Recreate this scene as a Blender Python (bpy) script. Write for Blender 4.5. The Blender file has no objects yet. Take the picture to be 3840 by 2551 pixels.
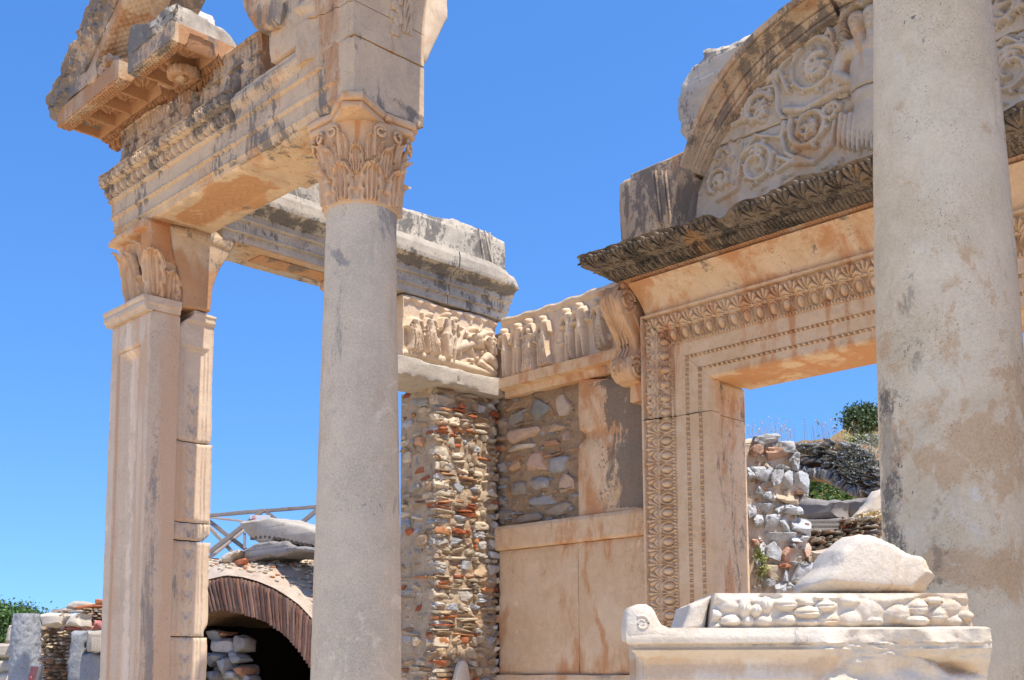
import bpy, math, numpy as np
from mathutils import Matrix, Vector
from mathutils.geometry import tessellate_polygon
D=bpy.data; SC=bpy.context.scene
R_=math.radians
# ------------------------------------------------------------------ camera, world, sun, exposure
# eye = origin, X runs along the facade, Y into the temple, Z up; street is 1.55 m below the eye
FPX,PX,PY,YAW,PIT,ROL=4267.8,1938.3,2010.7,.78997,.11565,-.00473
fw=np.array([-math.sin(YAW)*math.cos(PIT),math.cos(YAW)*math.cos(PIT),math.sin(PIT)])
rt=np.array([math.cos(YAW),math.sin(YAW),0.]);up=np.cross(rt,fw)
rt2=math.cos(ROL)*rt+math.sin(ROL)*up;up2=np.cross(rt2,fw)
cam=D.objects.new('camera',D.cameras.new('camera'));SC.collection.objects.link(cam);SC.camera=cam
cam.data.sensor_width=36;cam.data.lens=36*FPX/3840
cam.data.shift_x=(1920-PX)/3840;cam.data.shift_y=(PY-1275.5)/3840
cam.data.clip_start=.1;cam.data.clip_end=4000
cam.matrix_world=Matrix(((rt2[0],up2[0],-fw[0],0),(rt2[1],up2[1],-fw[1],0),(rt2[2],up2[2],-fw[2],0),(0,0,0,1)))
SUN_EL,SUN_AZ=R_(64),R_(2.0)      # azimuth from +X towards +Y
w=D.worlds.new('World');SC.world=w;w.use_nodes=True
nt=w.node_tree;sky=nt.nodes.new('ShaderNodeTexSky');sky.sky_type='NISHITA';sky.sun_disc=False
sky.sun_elevation=SUN_EL;sky.sun_rotation=R_(90)-SUN_AZ
sky.altitude=0;sky.air_density=1.0;sky.dust_density=.35;sky.ozone_density=2.2
tc=nt.nodes.new('ShaderNodeTexCoord');va_=nt.nodes.new('ShaderNodeVectorMath');va_.operation='ADD';va_.inputs[1].default_value=(0,0,.19)
vz=nt.nodes.new('ShaderNodeVectorMath');vz.operation='NORMALIZE';nt.links.new(tc.outputs['Generated'],va_.inputs[0]);nt.links.new(va_.outputs[0],vz.inputs[0]);nt.links.new(vz.outputs[0],sky.inputs[0])
hs=nt.nodes.new('ShaderNodeHueSaturation');hs.inputs['Saturation'].default_value=1.29;hs.inputs['Hue'].default_value=.506;hs.inputs['Value'].default_value=1.1;nt.links.new(sky.outputs[0],hs.inputs['Color']);nt.links.new(hs.outputs[0],nt.nodes['Background'].inputs[0]);nt.nodes['Background'].inputs[1].default_value=.15
sl=D.lights.new('sun','SUN');sl.energy=3.5;sl.angle=R_(.5);sl.color=(1,.93,.81)
so=D.objects.new('sun',sl);SC.collection.objects.link(so)
sd=Vector((math.cos(SUN_EL)*math.cos(SUN_AZ),math.cos(SUN_EL)*math.sin(SUN_AZ),math.sin(SUN_EL)))
so.rotation_euler=sd.to_track_quat('Z','Y').to_euler()
SC.view_settings.view_transform='Standard';SC.view_settings.look='None';SC.view_settings.gamma=1
SC.view_settings.use_curve_mapping=False;SC.view_settings.exposure=.82
SC.render.engine='CYCLES';SC.cycles.max_bounces=8;SC.cycles.diffuse_bounces=5

# ------------------------------------------------------------------ surveying: measured sight lines cut with real planes
RC_=np.array([rt2,-up2,fw]);F0=np.array([-math.sin(YAW),math.cos(YAW),0.]);R0=np.array([math.cos(YAW),math.sin(YAW),0.]);Z0=np.array([0,0,1.])
def ray(x,y): return RC_.T@np.array([(x-PX)/FPX,(y-PY)/FPX,1.])
def aY(p,Y): d=ray(*p);return d*Y/d[1]
def aX(p,X): d=ray(*p);return d*X/d[0]
def aZ(p,Z): d=ray(*p);return d*Z/d[2]
def aD(p,dd): d=ray(*p);return d*dd/(d@F0)
G={'1':(.70145,150,0),'2':(.6378,300,700),'3':(.73697,2100,0),'4':(.5102,1400,700),'5':(.73405,1400,1400),'6':(.70134,2200,1000),'7':(.6946,2200,1500),'8':(.60663,0,1600),
'A':(.3826,160,0),'B':(.20408,760,1850),'C':(.22388,0,2200),'D':(.35714,900,0),'E':(.49123,2780,1480),'G':(.33156,1090,300),'H':(.28063,380,780)}
def q(g,x,y): s,a,b=G[g];return (a+s*x,b+s*y)
def pts(g,f,pl,*L): return [f(q(g,*a),pl) for a in L]

# ------------------------------------------------------------------ noise
def _h(i,j,k):
    with np.errstate(over='ignore'):
        n=(i.astype(np.int64)*374761393+j.astype(np.int64)*668265263+k.astype(np.int64)*2147483647*31)&0xffffffff
        n=((n^(n>>13))*1274126177)&0xffffffff
        n=((n^(n>>16))*2246822519)&0xffffffff
    return (n&0xffff)/65535.
def vn(P):
    P=np.asarray(P,float);I=np.floor(P).astype(np.int64);f=P-I;f=f*f*(3-2*f);r=0
    for a in(0,1):
        for b in(0,1):
            for c in(0,1):
                wt=(f[...,0] if a else 1-f[...,0])*(f[...,1] if b else 1-f[...,1])*(f[...,2] if c else 1-f[...,2])
                r=r+wt*_h(I[...,0]+a,I[...,1]+b,I[...,2]+c)
    return r
def fbm(P,s=1.,o=3,seed=0):
    P=np.asarray(P,float)*s+seed*17.31;r=0;a=.5;t=0
    for _ in range(o): r=r+a*vn(P);t+=a;a*=.55;P=P*2.03+5.7
    return r/t-.5
def sst(a,b,x): t=np.clip((x-a)/(b-a),0,1);return t*t*(3-2*t)
rng=np.random.default_rng(7)

# ------------------------------------------------------------------ mesh building
class MB:
    def __init__(s): s.V=[];s.Q=[];s.T=[];s.C=[];s.S=[];s.n=0
    def add(s,V,Q=None,T=None,col=None,stn=None):
        V=np.asarray(V,float).reshape(-1,3);m=len(V);s.V.append(V)
        if Q is not None and len(Q): s.Q.append(np.asarray(Q,int).reshape(-1,4)+s.n)
        if T is not None and len(T): s.T.append(np.asarray(T,int).reshape(-1,3)+s.n)
        c=np.ones((m,3)) if col is None else np.broadcast_to(np.asarray(col,float),(m,3))
        t=np.zeros((m,3)) if stn is None else np.broadcast_to(np.asarray(stn,float),(m,3))
        s.C.append(c);s.S.append(t);s.n+=m;return s
    def build(s,name,mat,parent=None,smooth=True,**tg):
        V=np.concatenate(s.V);Q=np.concatenate(s.Q) if s.Q else np.zeros((0,4),int);T=np.concatenate(s.T) if s.T else np.zeros((0,3),int)
        base=Vector(parent.get('_base',(0,0,0))) if parent is not None else None
        if parent is None:
            lo=V.min(0);hi=V.max(0);b=np.array([(lo[0]+hi[0])/2,(lo[1]+hi[1])/2,lo[2]])
        else: b=np.array(PB[parent.name])
        V=V-b
        me=D.meshes.new(name);me.vertices.add(len(V));me.vertices.foreach_set('co',V.astype(np.float32).ravel())
        nl=4*len(Q)+3*len(T);me.loops.add(nl);me.loops.foreach_set('vertex_index',np.concatenate([Q.ravel(),T.ravel()]).astype(np.int32))
        me.polygons.add(len(Q)+len(T));st=np.concatenate([np.arange(len(Q))*4,4*len(Q)+np.arange(len(T))*3]).astype(np.int32)
        me.polygons.foreach_set('loop_start',st)
        me.polygons.foreach_set('use_smooth',np.full(len(st),smooth))
        me.update(calc_edges=True);me.validate()
        a=me.attributes.new('tint','FLOAT_VECTOR','POINT');a.data.foreach_set('vector',np.concatenate(s.C).astype(np.float32).ravel())
        a=me.attributes.new('stn','FLOAT_VECTOR','POINT');a.data.foreach_set('vector',np.concatenate(s.S).astype(np.float32).ravel())
        me.materials.append(mat)
        if smooth: 
            me.set_sharp_from_angle(angle=R_(48))
        o=D.objects.new(name,me);SC.collection.objects.link(o)
        if parent is None: o.location=b
        else: o.parent=parent
        PB[o.name]=tuple(b)
        for k,v in tg.items():
            o[k]=v
        return o
PB={}
def thing(name,base,label,category,group=None):
    o=D.objects.new(name,None);SC.collection.objects.link(o);o.location=base;PB[o.name]=tuple(base);o.empty_display_size=.2
    o['label']=label;o['category']=category
    if group:o['group']=group
    return o
def gq(nu,nv,wu=False):
    a=np.arange(nu*nv).reshape(nu,nv)
    if wu: a=np.vstack([a,a[:1]])
    return np.stack([a[:-1,:-1],a[1:,:-1],a[1:,1:],a[:-1,1:]],-1).reshape(-1,4)
_bc={}
def boxgrid(n):
    if n in _bc:return _bc[n]
    nx,ny,nz=n;P=[];Q=[];k=0
    for ax,(a,b) in ((0,(1,2)),(1,(2,0)),(2,(0,1))):
        for sgn in(-1,1):
            na,nb=n[a],n[b];u,v=np.meshgrid(np.linspace(-1,1,na+1),np.linspace(-1,1,nb+1),indexing='ij')
            p=np.zeros((u.size,3));p[:,ax]=sgn;p[:,a]=u.ravel();p[:,b]=v.ravel()
            f=gq(na+1,nb+1)
            if sgn<0:f=f[:,::-1]
            P.append(p);Q.append(f+k);k+=len(p)
    P=np.concatenate(P);Q=np.concatenate(Q)
    _,ix,inv=np.unique(np.round(P*1e4).astype(int),axis=0,return_index=True,return_inverse=True)
    _bc[n]=(P[ix],inv.ravel()[Q]);return _bc[n]
def block(mb,c,s,ax=None,res=.05,r=.015,amp=.006,chip=.03,seed=0,col=None,stn=None,warp=None,ns=9.,mx=60):
    """rounded, chipped, slightly uneven box. c centre, s full size, ax 3 axis rows"""
    s=np.array(s,float);h=s/2;n=tuple(int(min(mx,max(2,math.ceil(v/res)))) for v in s)
    U,Q=boxgrid(n);P=U*h;r=min(r,h.min()*.9)
    inn=np.clip(P,-h+r,h-r);d=P-inn;L=np.linalg.norm(d,axis=1,keepdims=True);nr=d/np.maximum(L,1e-9)
    P=inn+nr*r
    W=P+np.array([seed*3.1,seed*1.7,0])+np.asarray(c)
    P=P+nr*(amp*2*fbm(W,ns,3,seed))[:,None]
    if chip>0:
        e=np.sort(np.abs(U),axis=1)[:,1]          # 1 at edges
        dist=(1-e)*np.median(h)
        em=sst(.07,.0,dist)
        P=P-nr*(em*chip*np.clip(fbm(W,ns*.6,3,seed+5)+.05,0,1)*2.2)[:,None]
    if warp is not None:P=warp(P,U)
    A=np.eye(3) if ax is None else np.array(ax)
    X=P@A+np.asarray(c)
    if callable(stn):stn=stn(X)
    if callable(col):col=col(X)
    mb.add(X,Q,col=col,stn=stn);return mb
def bb(mb,lo,hi,**k): lo=np.array(lo);hi=np.array(hi);return block(mb,(lo+hi)/2,hi-lo,**k)
def resamp(P,res,closed=True):
    P=np.asarray(P,float);O=[]
    n=len(P)
    for i in range(n if closed else n-1):
        a=P[i];b=P[(i+1)%n];m=max(1,int(math.ceil(np.linalg.norm(b-a)/res)))
        for t in range(m):O.append(a+(b-a)*t/m)
    if not closed:O.append(P[-1])
    return np.array(O)
def prism(mb,P3,ext,res=.04,jag=.008,amp=.006,bev=.012,seed=0,col=None,stn=None,ns=10.):
    """polygon of 3D points (planar) swept along ext, bevelled worn edges"""
    P=resamp(P3,res);ext=np.asarray(ext,float);L=np.linalg.norm(ext);N=ext/L;c=P.mean(0)
    nx=np.roll(P,-1,0)-np.roll(P,1,0);out=np.cross(nx,N);out/=np.maximum(np.linalg.norm(out,axis=1,keepdims=True),1e-9)
    area=np.dot(np.cross(P-c,np.roll(P,-1,0)-c).sum(0),N)
    if area<0:out=-out
    P=P+out*(jag*2*fbm(P,14,3,seed))[:,None]
    m=max(2,int(math.ceil(L/res/1.5)));ts=np.concatenate([[0,bev/L],np.linspace(0,1,m+1)[1:-1],[1-bev/L,1]]);ts=np.clip(ts,0,1);ts.sort()
    rings=[]
    for t in ts:
        e=bev if t in(0.,1.) else 0
        q_=P+ext*t-out*e
        q_=q_+out*(amp*2*fbm(q_,ns,3,seed+3))[:,None]+N*(amp*.6*fbm(q_,ns,2,seed+9))[:,None]
        rings.append(q_)
    V=np.concatenate(rings);k=len(P);Q=gq(len(ts),k).reshape(len(ts)-1,k-1,4)
    Qw=[[i*k+k-1,(i+1)*k+k-1,(i+1)*k,i*k] for i in range(len(ts)-1)]
    Q=np.concatenate([Q.reshape(-1,4),Qw])
    a,b=(R0,Z0)
    u=np.cross(N,[0,0,1.]) if abs(N[2])<.9 else np.array([1.,0,0]);u/=np.linalg.norm(u);v=np.cross(N,u)
    T=tessellate_polygon([[Vector((float((p-c)@u),float((p-c)@v),0)) for p in rings[0]]])
    T=np.array(T) if len(T) else np.zeros((0,3),int)
    T=np.concatenate([T,T[:,::-1]+(len(ts)-1)*k])
    if callable(stn):stn=stn(V)
    if callable(col):col=col(V)
    mb.add(V,Q,T,col=col,stn=stn);return mb
def sweep(mb,prof,O,U,A,B,L,res=.04,amp=.004,seed=0,col=None,stn=None,ends=True,fine=.02,jag=0,endwarp=None):
    """closed profile [(a,b)] in axes A,B swept along U for L"""
    P=resamp(prof,fine);O,U,A,B=map(lambda v:np.asarray(v,float),(O,U,A,B));n=max(2,int(math.ceil(L/res)))+1
    ts=np.linspace(0,1,n)
    a,b=P[:,0],P[:,1];ca,cb=a.mean(),b.mean()
    V=O+ts[:,None,None]*U*L+a[None,:,None]*A+b[None,:,None]*B
    tn=np.roll(P,-1,0)-np.roll(P,1,0);on=np.stack([tn[:,1],-tn[:,0]],1);on/=np.maximum(np.linalg.norm(on,axis=1,keepdims=True),1e-9)
    ar=(a*np.roll(b,-1)-b*np.roll(a,-1)).sum()
    if ar<0:on=-on
    O3=on[:,0:1]*A+on[:,1:2]*B
    V=V+O3[None]*(amp*2*fbm(V,11,3,seed))[...,None]
    if endwarp is not None:V=endwarp(V,ts)
    k=len(P);V=V.reshape(-1,3);Q=gq(n,k);Q=np.concatenate([Q,[[i*k+k-1,(i+1)*k+k-1,(i+1)*k,i*k] for i in range(n-1)]])
    T=np.array(tessellate_polygon([[Vector((float(x),float(y),0)) for x,y in P]]))
    T=np.concatenate([T,T[:,::-1]+(n-1)*k])
    if callable(stn):stn=stn(V)
    mb.add(V,Q,T,col=col,stn=stn);return mb
def hslab(mb,O,U,V,N,w,h,depth,H,res=.008,seed=0,amp=.0015,col=None,stn=None,jag=.004,shape=None):
    """slab: front (w x h) carved by height function H(u,v) along N, closed sides and back at -depth"""
    O,U,V,N=map(lambda a:np.asarray(a,float),(O,U,V,N));nu=max(2,int(w/res));nv=max(2,int(h/res))
    u,v=np.meshgrid(np.linspace(0,w,nu+1),np.linspace(0,h,nv+1),indexing='ij')
    uu,vv=(u,v) if shape is None else shape(u,v)
    Z=H(uu,vv)
    P=O+uu[...,None]*U+vv[...,None]*V
    Z=Z+amp*2*fbm(P,25,2,seed)
    P=P+Z[...,None]*N
    ed=np.minimum(np.minimum(u,w-u),np.minimum(v,h-v))
    wear=np.exp(-(ed/.012)**2)*(.010+.03*np.clip(fbm(P,14,2,seed+2),0,1))
    P=P-wear[...,None]*N
    nu+=1;nv+=1;F=gq(nu,nv);V1=P.reshape(-1,3)
    idx=np.arange(nu*nv).reshape(nu,nv)
    ring=np.concatenate([idx[:-1,0],idx[-1,:-1],idx[:0:-1,-1],idx[0,:0:-1]])
    Bk=O+uu[...,None]*U+vv[...,None]*V-depth*N;Bk=Bk.reshape(-1,3)[ring];Fr=V1[ring]
    n0=len(V1);m=len(ring);j=np.arange(m);K=max(2,min(16,int(depth/.03)));lay=[V1];Qs=[];prev=ring
    for k in range(1,K+1):
        Lr=Fr+(Bk-Fr)*k/K
        if k<K:Lr=Lr+(.5*(amp+.001)*4*fbm(Lr,14,3,seed))[:,None]*np.where(np.abs(np.array([[1,1,1]]))>0,1,0)*(np.abs(U)+np.abs(V))
        lay.append(Lr);cur=n0+(k-1)*m+j;Qs.append(np.stack([prev,prev[(j+1)%m],cur[(j+1)%m],cur],1));prev=cur
    Qs=np.concatenate(Qs);c=Bk.mean(0);V2=np.vstack(lay+[c[None]]);ce=len(V2)-1;T=np.stack([prev,prev[(j+1)%m],np.full(m,ce)],1)
    if callable(stn):stn=stn(V2)
    if callable(col):col=col(V2)
    mb.add(V2,np.concatenate([F,Qs]),T,col=col,stn=stn);return mb
def tube(mb,P,r,n=8,col=None,stn=None,flat=None,cap=True):
    P=np.asarray(P,float);r=np.broadcast_to(np.asarray(r,float),(len(P),));t=np.gradient(P,axis=0);t/=np.maximum(np.linalg.norm(t,axis=1,keepdims=True),1e-9)
    ref=np.array([0,0,1.]) if abs(t[:,2]).mean()<.9 else np.array([1.,0,0])
    if flat is not None: ref=np.asarray(flat,float)
    a=np.cross(t,ref);a/=np.maximum(np.linalg.norm(a,axis=1,keepdims=True),1e-9);b=np.cross(a,t)
    th=np.linspace(0,2*np.pi,n,endpoint=False)
    V=P[:,None]+r[:,None,None]*(np.cos(th)[None,:,None]*a[:,None]+np.sin(th)[None,:,None]*b[:,None])
    k=len(P);V=V.reshape(-1,3);Q=gq(k,n);Q=np.concatenate([Q,[[i*n+n-1,(i+1)*n+n-1,(i+1)*n,i*n] for i in range(k-1)]])
    V=np.vstack([V,P[0],P[-1]]);T=[]
    j=np.arange(n);T=np.concatenate([np.stack([np.full(n,k*n),(j+1)%n,j],1),np.stack([np.full(n,k*n+1),(k-1)*n+j,(k-1)*n+(j+1)%n],1)])
    mb.add(V,Q,T,col=col,stn=stn);return mb
def stone(mb,c,ax,s,seed,col=(1,1,1),pw=.55,amp=.12,n=6,stn=None,ns=2.2):
    """irregular field stone: superellipsoid with noise, size s=(su,sv,sn)"""
    U,Q=boxgrid((n,n,n));d=U/np.linalg.norm(U,axis=1,keepdims=True)
    e=1/(np.sum(np.abs(d)**(2/pw),axis=1)**(pw/2));P=d*e[:,None]
    P=P*(1+2*amp*fbm(P,ns,3,seed))[:,None]
    rr_s=np.random.default_rng(int(seed)+991)
    if n>=5:
        for _ in range(8):
            nn_=rr_s.normal(0,1,3)*np.array([1,1,.8]);nn_/=np.linalg.norm(nn_);P=P-nn_*np.clip(P@nn_-rr_s.uniform(.58,.92)*(1+.35*np.abs(nn_).min()),0,9)[:,None]
        P=P*(1+.8*amp*fbm(P,6.5,2,seed+1)+(.5*amp*fbm(P,15,2,seed+2) if n>=9 else 0))[:,None]
    P=P/np.maximum(np.abs(P).max(0),1e-6) if n>=5 else P
    P=P*np.array(s)/2*1.02
    X=P@np.asarray(ax)+np.asarray(c);mb.add(X,Q,col=col,stn=stn)
def pillow(mb,P3,dirv,bulge,res=.02,seed=0,amp=.01,jag=.006,col=None,stn=None,back=True,m=14,pw=2.4,facets=0,tool=0):
    '''rounded boulder: outline P3, bulging towards the viewer side (-dirv) and away from it'''
    P=resamp(P3,res);dirv=np.asarray(dirv,float);dirv/=np.linalg.norm(dirv);c=P.mean(0);c=c+0
    rad=P-c;P=c+rad*(1+jag*6*fbm(P,16,3,seed))[:,None];rad=P-c;R=[]
    L=[(s,-1) for s in np.linspace(.04,1,m)]+[(s,1) for s in np.linspace(1,.04,m)[1:]]
    for s,sg in L:
        h=(1-s**pw)**(1/pw);R.append(c+rad*s+sg*dirv*bulge*h)
    G_=np.array(R);k=len(P);dv=G_-(c);dn=dv/np.maximum(np.linalg.norm(dv,axis=-1,keepdims=True),1e-6)
    G_=G_+dn*(amp*2*fbm(G_,5/max(bulge*4,.3),3,seed)+amp*1.0*fbm(G_,24,3,seed+2))[...,None]
    if tool:G_=G_+dn*(tool*np.sin((G_@R0*.75-G_[...,2])*330+3*fbm(G_,9,2,4)))[...,None]
    rp=np.random.default_rng(seed+5);sz=np.linalg.norm(rad,axis=1).mean()
    for _ in range(facets):
        f_=rp.normal(0,1,3);f_/=np.linalg.norm(f_);f_=f_ if f_@dirv<.3 else -f_
        dd_=(G_-c)@f_;mxd=dd_.max();lim=mxd*rp.uniform(.84,.93);G_=G_-f_*(np.clip(dd_-lim,0,9)*.85)[...,None]
    V=G_.reshape(-1,3);nR=len(L);Q=gq(nR,k);Q=np.concatenate([Q,[[i*k+k-1,(i+1)*k+k-1,(i+1)*k,i*k] for i in range(nR-1)]])
    j=np.arange(k);V=np.vstack([V,G_[0].mean(0),G_[-1].mean(0)]);T=np.concatenate([np.stack([np.full(k,nR*k),(j+1)%k,j],1),np.stack([np.full(k,nR*k+1),(nR-1)*k+j,(nR-1)*k+(j+1)%k],1)])
    if callable(stn):stn=stn(V)
    mb.add(V,Q,T,col=col,stn=stn);return mb
def flatstone(mb,c,ax,s,seed,col=(1,1,1)):
    stone(mb,c,ax,s,seed,col,pw=.28,amp=.06)

# ------------------------------------------------------------------ relief drawing (height fields)
def capH(H,u,v,P,r,h):
    """raise a rounded ridge along polyline P [(u,v)] with radii r"""
    P=np.asarray(P,float);r=np.broadcast_to(np.asarray(r,float),(len(P),))
    if len(P)==1:
        d=np.hypot(u-P[0,0],v-P[0,1])/r[0];return np.maximum(H,h*np.sqrt(np.clip(1-d*d,0,1)))
    for i in range(len(P)-1):
        a=P[i];b=P[i+1];ab=b-a;L=max(ab@ab,1e-12);t=np.clip(((u-a[0])*ab[0]+(v-a[1])*ab[1])/L,0,1)
        rr=r[i]+(r[i+1]-r[i])*t;d=np.hypot(u-a[0]-t*ab[0],v-a[1]-t*ab[1])/rr
        H=np.maximum(H,h*np.sqrt(np.clip(1-d*d,0,1))*(rr/max(r[i],r[i+1]))**.3)
    return H
def spiral(c,r0,a0,turns,n=26,dirn=1,k=.8):
    t=np.linspace(0,1,n);r=r0*(1-k*t);a=a0+dirn*t*turns*2*np.pi
    return np.stack([c[0]+r*np.cos(a),c[1]+r*np.sin(a)],1)
def eggs(s,t,p,off=0.):
    x=((s/p+off)%1-.5);e=np.hypot(x/.25,(t-.5)/.42);rg=np.hypot(x/.40,(t-.56)/.56)
    H=np.sqrt(np.clip(1-e*e,0,1))*1.0
    H=np.maximum(H,.75*np.exp(-((rg-1)/.16)**2))
    dx=.5-np.abs(x);H=np.maximum(H,.7*np.clip(1-dx/.07,0,1)*(t<.9))
    return H
def palmet(s,t,p,off=0.):
    x=((s/p+off)%1-.5)*p/1.;
    k=np.floor(s/p+off)%2
    y=t*1.0;r=np.hypot(x/p*1.25,y);a=np.arctan2(x/p*1.25,y+.02)
    n=6.;lob=np.abs(np.cos(a*n*.95));R=.95-.22*(1-lob)
    H=np.where(r<R,.25+.75*lob**.6*np.clip(r*2.2,0,1),0)*sst(0,.12,R-r+.02)
    H=np.maximum(H,.9*np.sqrt(np.clip(1-(r/.16)**2,0,1)))
    return H
def beads(s,t,p,off=0.):
    x=((s/p+off)%1);b=np.hypot((x-.33)/.30,(t-.5)/.5);H=np.sqrt(np.clip(1-b*b,0,1))
    for c in(.74,.90):
        b=np.hypot((x-c)/.06,(t-.5)/.46);H=np.maximum(H,.8*np.sqrt(np.clip(1-b*b,0,1)))
    return H
def dent(s,t,p,off=0.):
    x=((s/p+off)%1);return np.where((x<.6),1.,0)*sst(0,.1,t)*sst(0,.1,1-t)
def leafy(s,t,p,seed=0,off=0.):
    """upright acanthus leaves"""
    x=((s/p+off)%1-.5)*2;wv=(.85-.5*t**2)*(1-.18*np.abs(np.sin(t*11)));
    H=np.clip(1-(np.abs(x)/wv)**2,0,1)**.5*(.5+.5*t)
    H*=.65+.35*np.abs(np.cos((x*2.2+t*1.2*np.sign(x))*3.1));H=np.maximum(H,.8*np.clip(1-np.abs(x)/.09,0,1))
    return H

# ------------------------------------------------------------------ materials
def mat(name,A,B,stain=((.50,.22,.07),0,1.4),dark=((.05,.045,.04),0,2.),light=None,speck=.25,bump=.35,rough=.85,streak=.35,fs=95.,pit=.5,bscale=1.,stw=(.565,.70,.78),crack=.22,dk=.88):
    m=D.materials.new(name);m.use_nodes=True;N=m.node_tree.nodes;L=m.node_tree.links;bs=N['Principled BSDF']
    geo=N.new('ShaderNodeNewGeometry')
    def mul(sx,sy,sz):
        n=N.new('ShaderNodeVectorMath');n.operation='MULTIPLY';L.new(geo.outputs['Position'],n.inputs[0]);n.inputs[1].default_value=(sx,sy,sz);return n.outputs[0]
    def noise(vec,sc,det=4,ro=.6,dis=0):
        n=N.new('ShaderNodeTexNoise');L.new(vec,n.inputs['Vector']);n.inputs['Scale'].default_value=sc;n.inputs['Detail'].default_value=det;n.inputs['Roughness'].default_value=ro;n.inputs['Distortion'].default_value=dis;return n.outputs['Fac']
    def mixc(f,a,b,mode='MIX'):
        n=N.new('ShaderNodeMix');n.data_type='RGBA';n.blend_type=mode
        if isinstance(f,(int,float)):n.inputs[0].default_value=f
        else:L.new(f,n.inputs[0])
        for i,c in((6,a),(7,b)):
            if isinstance(c,tuple):n.inputs[i].default_value=(*c,1)
            else:L.new(c,n.inputs[i])
        return n.outputs[2]
    def mr(v,a,b,c=0,d=1,sm=True):
        n=N.new('ShaderNodeMapRange');n.interpolation_type='SMOOTHSTEP' if sm else 'LINEAR';L.new(v,n.inputs[0])
        for i,x in enumerate((a,b,c,d)):n.inputs[i+1].default_value=x
        return n.outputs[0]
    def add(a,b):
        n=N.new('ShaderNodeMath');n.operation='ADD';L.new(a,n.inputs[0])
        if isinstance(b,(int,float)):n.inputs[1].default_value=b
        else:L.new(b,n.inputs[1])
        return n.outputs[0]
    at=N.new('ShaderNodeAttribute');at.attribute_name='tint';as_=N.new('ShaderNodeAttribute');as_.attribute_name='stn'
    sp=N.new('ShaderNodeSeparateXYZ');L.new(as_.outputs['Vector'],sp.inputs[0])
    P=mul(1,1,1);PS=mul(1,1,streak)
    c=mixc(mr(noise(P,2.3*bscale,5,.62,.3),.38,.62),A,B)
    c=mixc(mr(noise(P,9*bscale,5,.7,.6),.35,.7,0,.45),c,tuple(min(1,x*1.22) for x in A))
    lt=add(noise(P,3.1*bscale,5,.7,.8),sp.outputs[2]);c=mixc(mr(lt,.66,.76,0,.65),c,light or tuple(min(.9,x*1.35+.05) for x in A))
    s1=add(add(noise(PS,stain[2]*2,8,.72,.5),stain[1]),sp.outputs[0]);c=mixc(mr(s1,stw[0],stw[1],0,stw[2]),c,stain[0])
    d1=add(add(noise(PS,dark[2]*2.6,9,.76,.4),dark[1]),sp.outputs[1]);c=mixc(mr(d1,.60,.67,0,dk),c,dark[0])
    s2=add(add(noise(P,34,4,.75),sp.outputs[1]),dark[1]*.6);s3=add(noise(P,5,3,.6),0)
    mm=N.new('ShaderNodeMath');mm.operation='MULTIPLY';L.new(mr(s2,.665,.70,0,.85),mm.inputs[0]);L.new(mr(s3,.40,.56),mm.inputs[1]);c=mixc(mm.outputs[0],c,tuple(x*1.3 for x in dark[0]))
    fine=noise(P,fs,3,.75);c=mixc(speck,c,mixc(mr(fine,.3,.7,0,1),tuple(x*.5 for x in A),tuple(min(1,x*1.4) for x in A)),'MIX')
    if pit>0:
        pt=noise(P,fs*1.9,2,.6);pc=noise(P,4,3,.6);
        n=N.new('ShaderNodeMath');n.operation='MULTIPLY';L.new(mr(pt,.62,.70),n.inputs[0]);L.new(mr(pc,.42,.6),n.inputs[1])
        n2=N.new('ShaderNodeMath');n2.operation='MULTIPLY';L.new(n.outputs[0],n2.inputs[0]);n2.inputs[1].default_value=pit
        c=mixc(n2.outputs[0],c,(.10,.07,.05))
    if crack>0:
        vd=N.new('ShaderNodeVectorMath');vd.operation='ADD';nz=N.new('ShaderNodeTexNoise');L.new(P,nz.inputs['Vector']);nz.inputs['Scale'].default_value=3.5;nz.inputs['Detail'].default_value=6
        sc_=N.new('ShaderNodeVectorMath');sc_.operation='SCALE';L.new(nz.outputs['Color'],sc_.inputs[0]);sc_.inputs['Scale'].default_value=.55;L.new(P,vd.inputs[0]);L.new(sc_.outputs[0],vd.inputs[1])
        vo=N.new('ShaderNodeTexVoronoi');vo.feature='DISTANCE_TO_EDGE';vo.inputs['Scale'].default_value=1.9;L.new(vd.outputs[0],vo.inputs['Vector'])
        cm=N.new('ShaderNodeMath');cm.operation='MULTIPLY';L.new(mr(vo.outputs['Distance'],.002,.012,1,0),cm.inputs[0]);L.new(mr(noise(P,1.6,3,.6),.50,.62,0,crack),cm.inputs[1]);c=mixc(cm.outputs[0],c,(.13,.09,.06))
    c=mixc(1.,c,at.outputs['Vector'],'MULTIPLY')
    L.new(c,bs.inputs['Base Color']);bs.inputs['Roughness'].default_value=rough
    bs.inputs['Specular IOR Level'].default_value=.25
    b1=N.new('ShaderNodeBump');b1.inputs['Strength'].default_value=bump;b1.inputs['Distance'].default_value=.012
    h=add(noise(P,14*bscale,7,.72),0);L.new(h,b1.inputs['Height'])
    b2=N.new('ShaderNodeBump');b2.inputs['Strength'].default_value=bump*.9;b2.inputs['Distance'].default_value=.004;L.new(fine,b2.inputs['Height']);L.new(b1.outputs[0],b2.inputs['Normal'])
    L.new(b2.outputs[0],bs.inputs['Normal']);return m
ORG=(.52,.20,.055);BLK=(.045,.042,.04)
M_warm=mat('warm_marble',(.70,.51,.325),(.62,.42,.235),stain=(ORG,.03,1.2),dark=((.12,.10,.08),-.05,1.5),speck=.13,bump=.35)
M_col=mat('grey_beige_marble',(.63,.505,.35),(.53,.435,.305),stain=((.50,.34,.22),.01,1.),dark=((.20,.19,.18),-.02,1.),speck=.26,bump=.35,pit=.95,crack=0)
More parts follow.
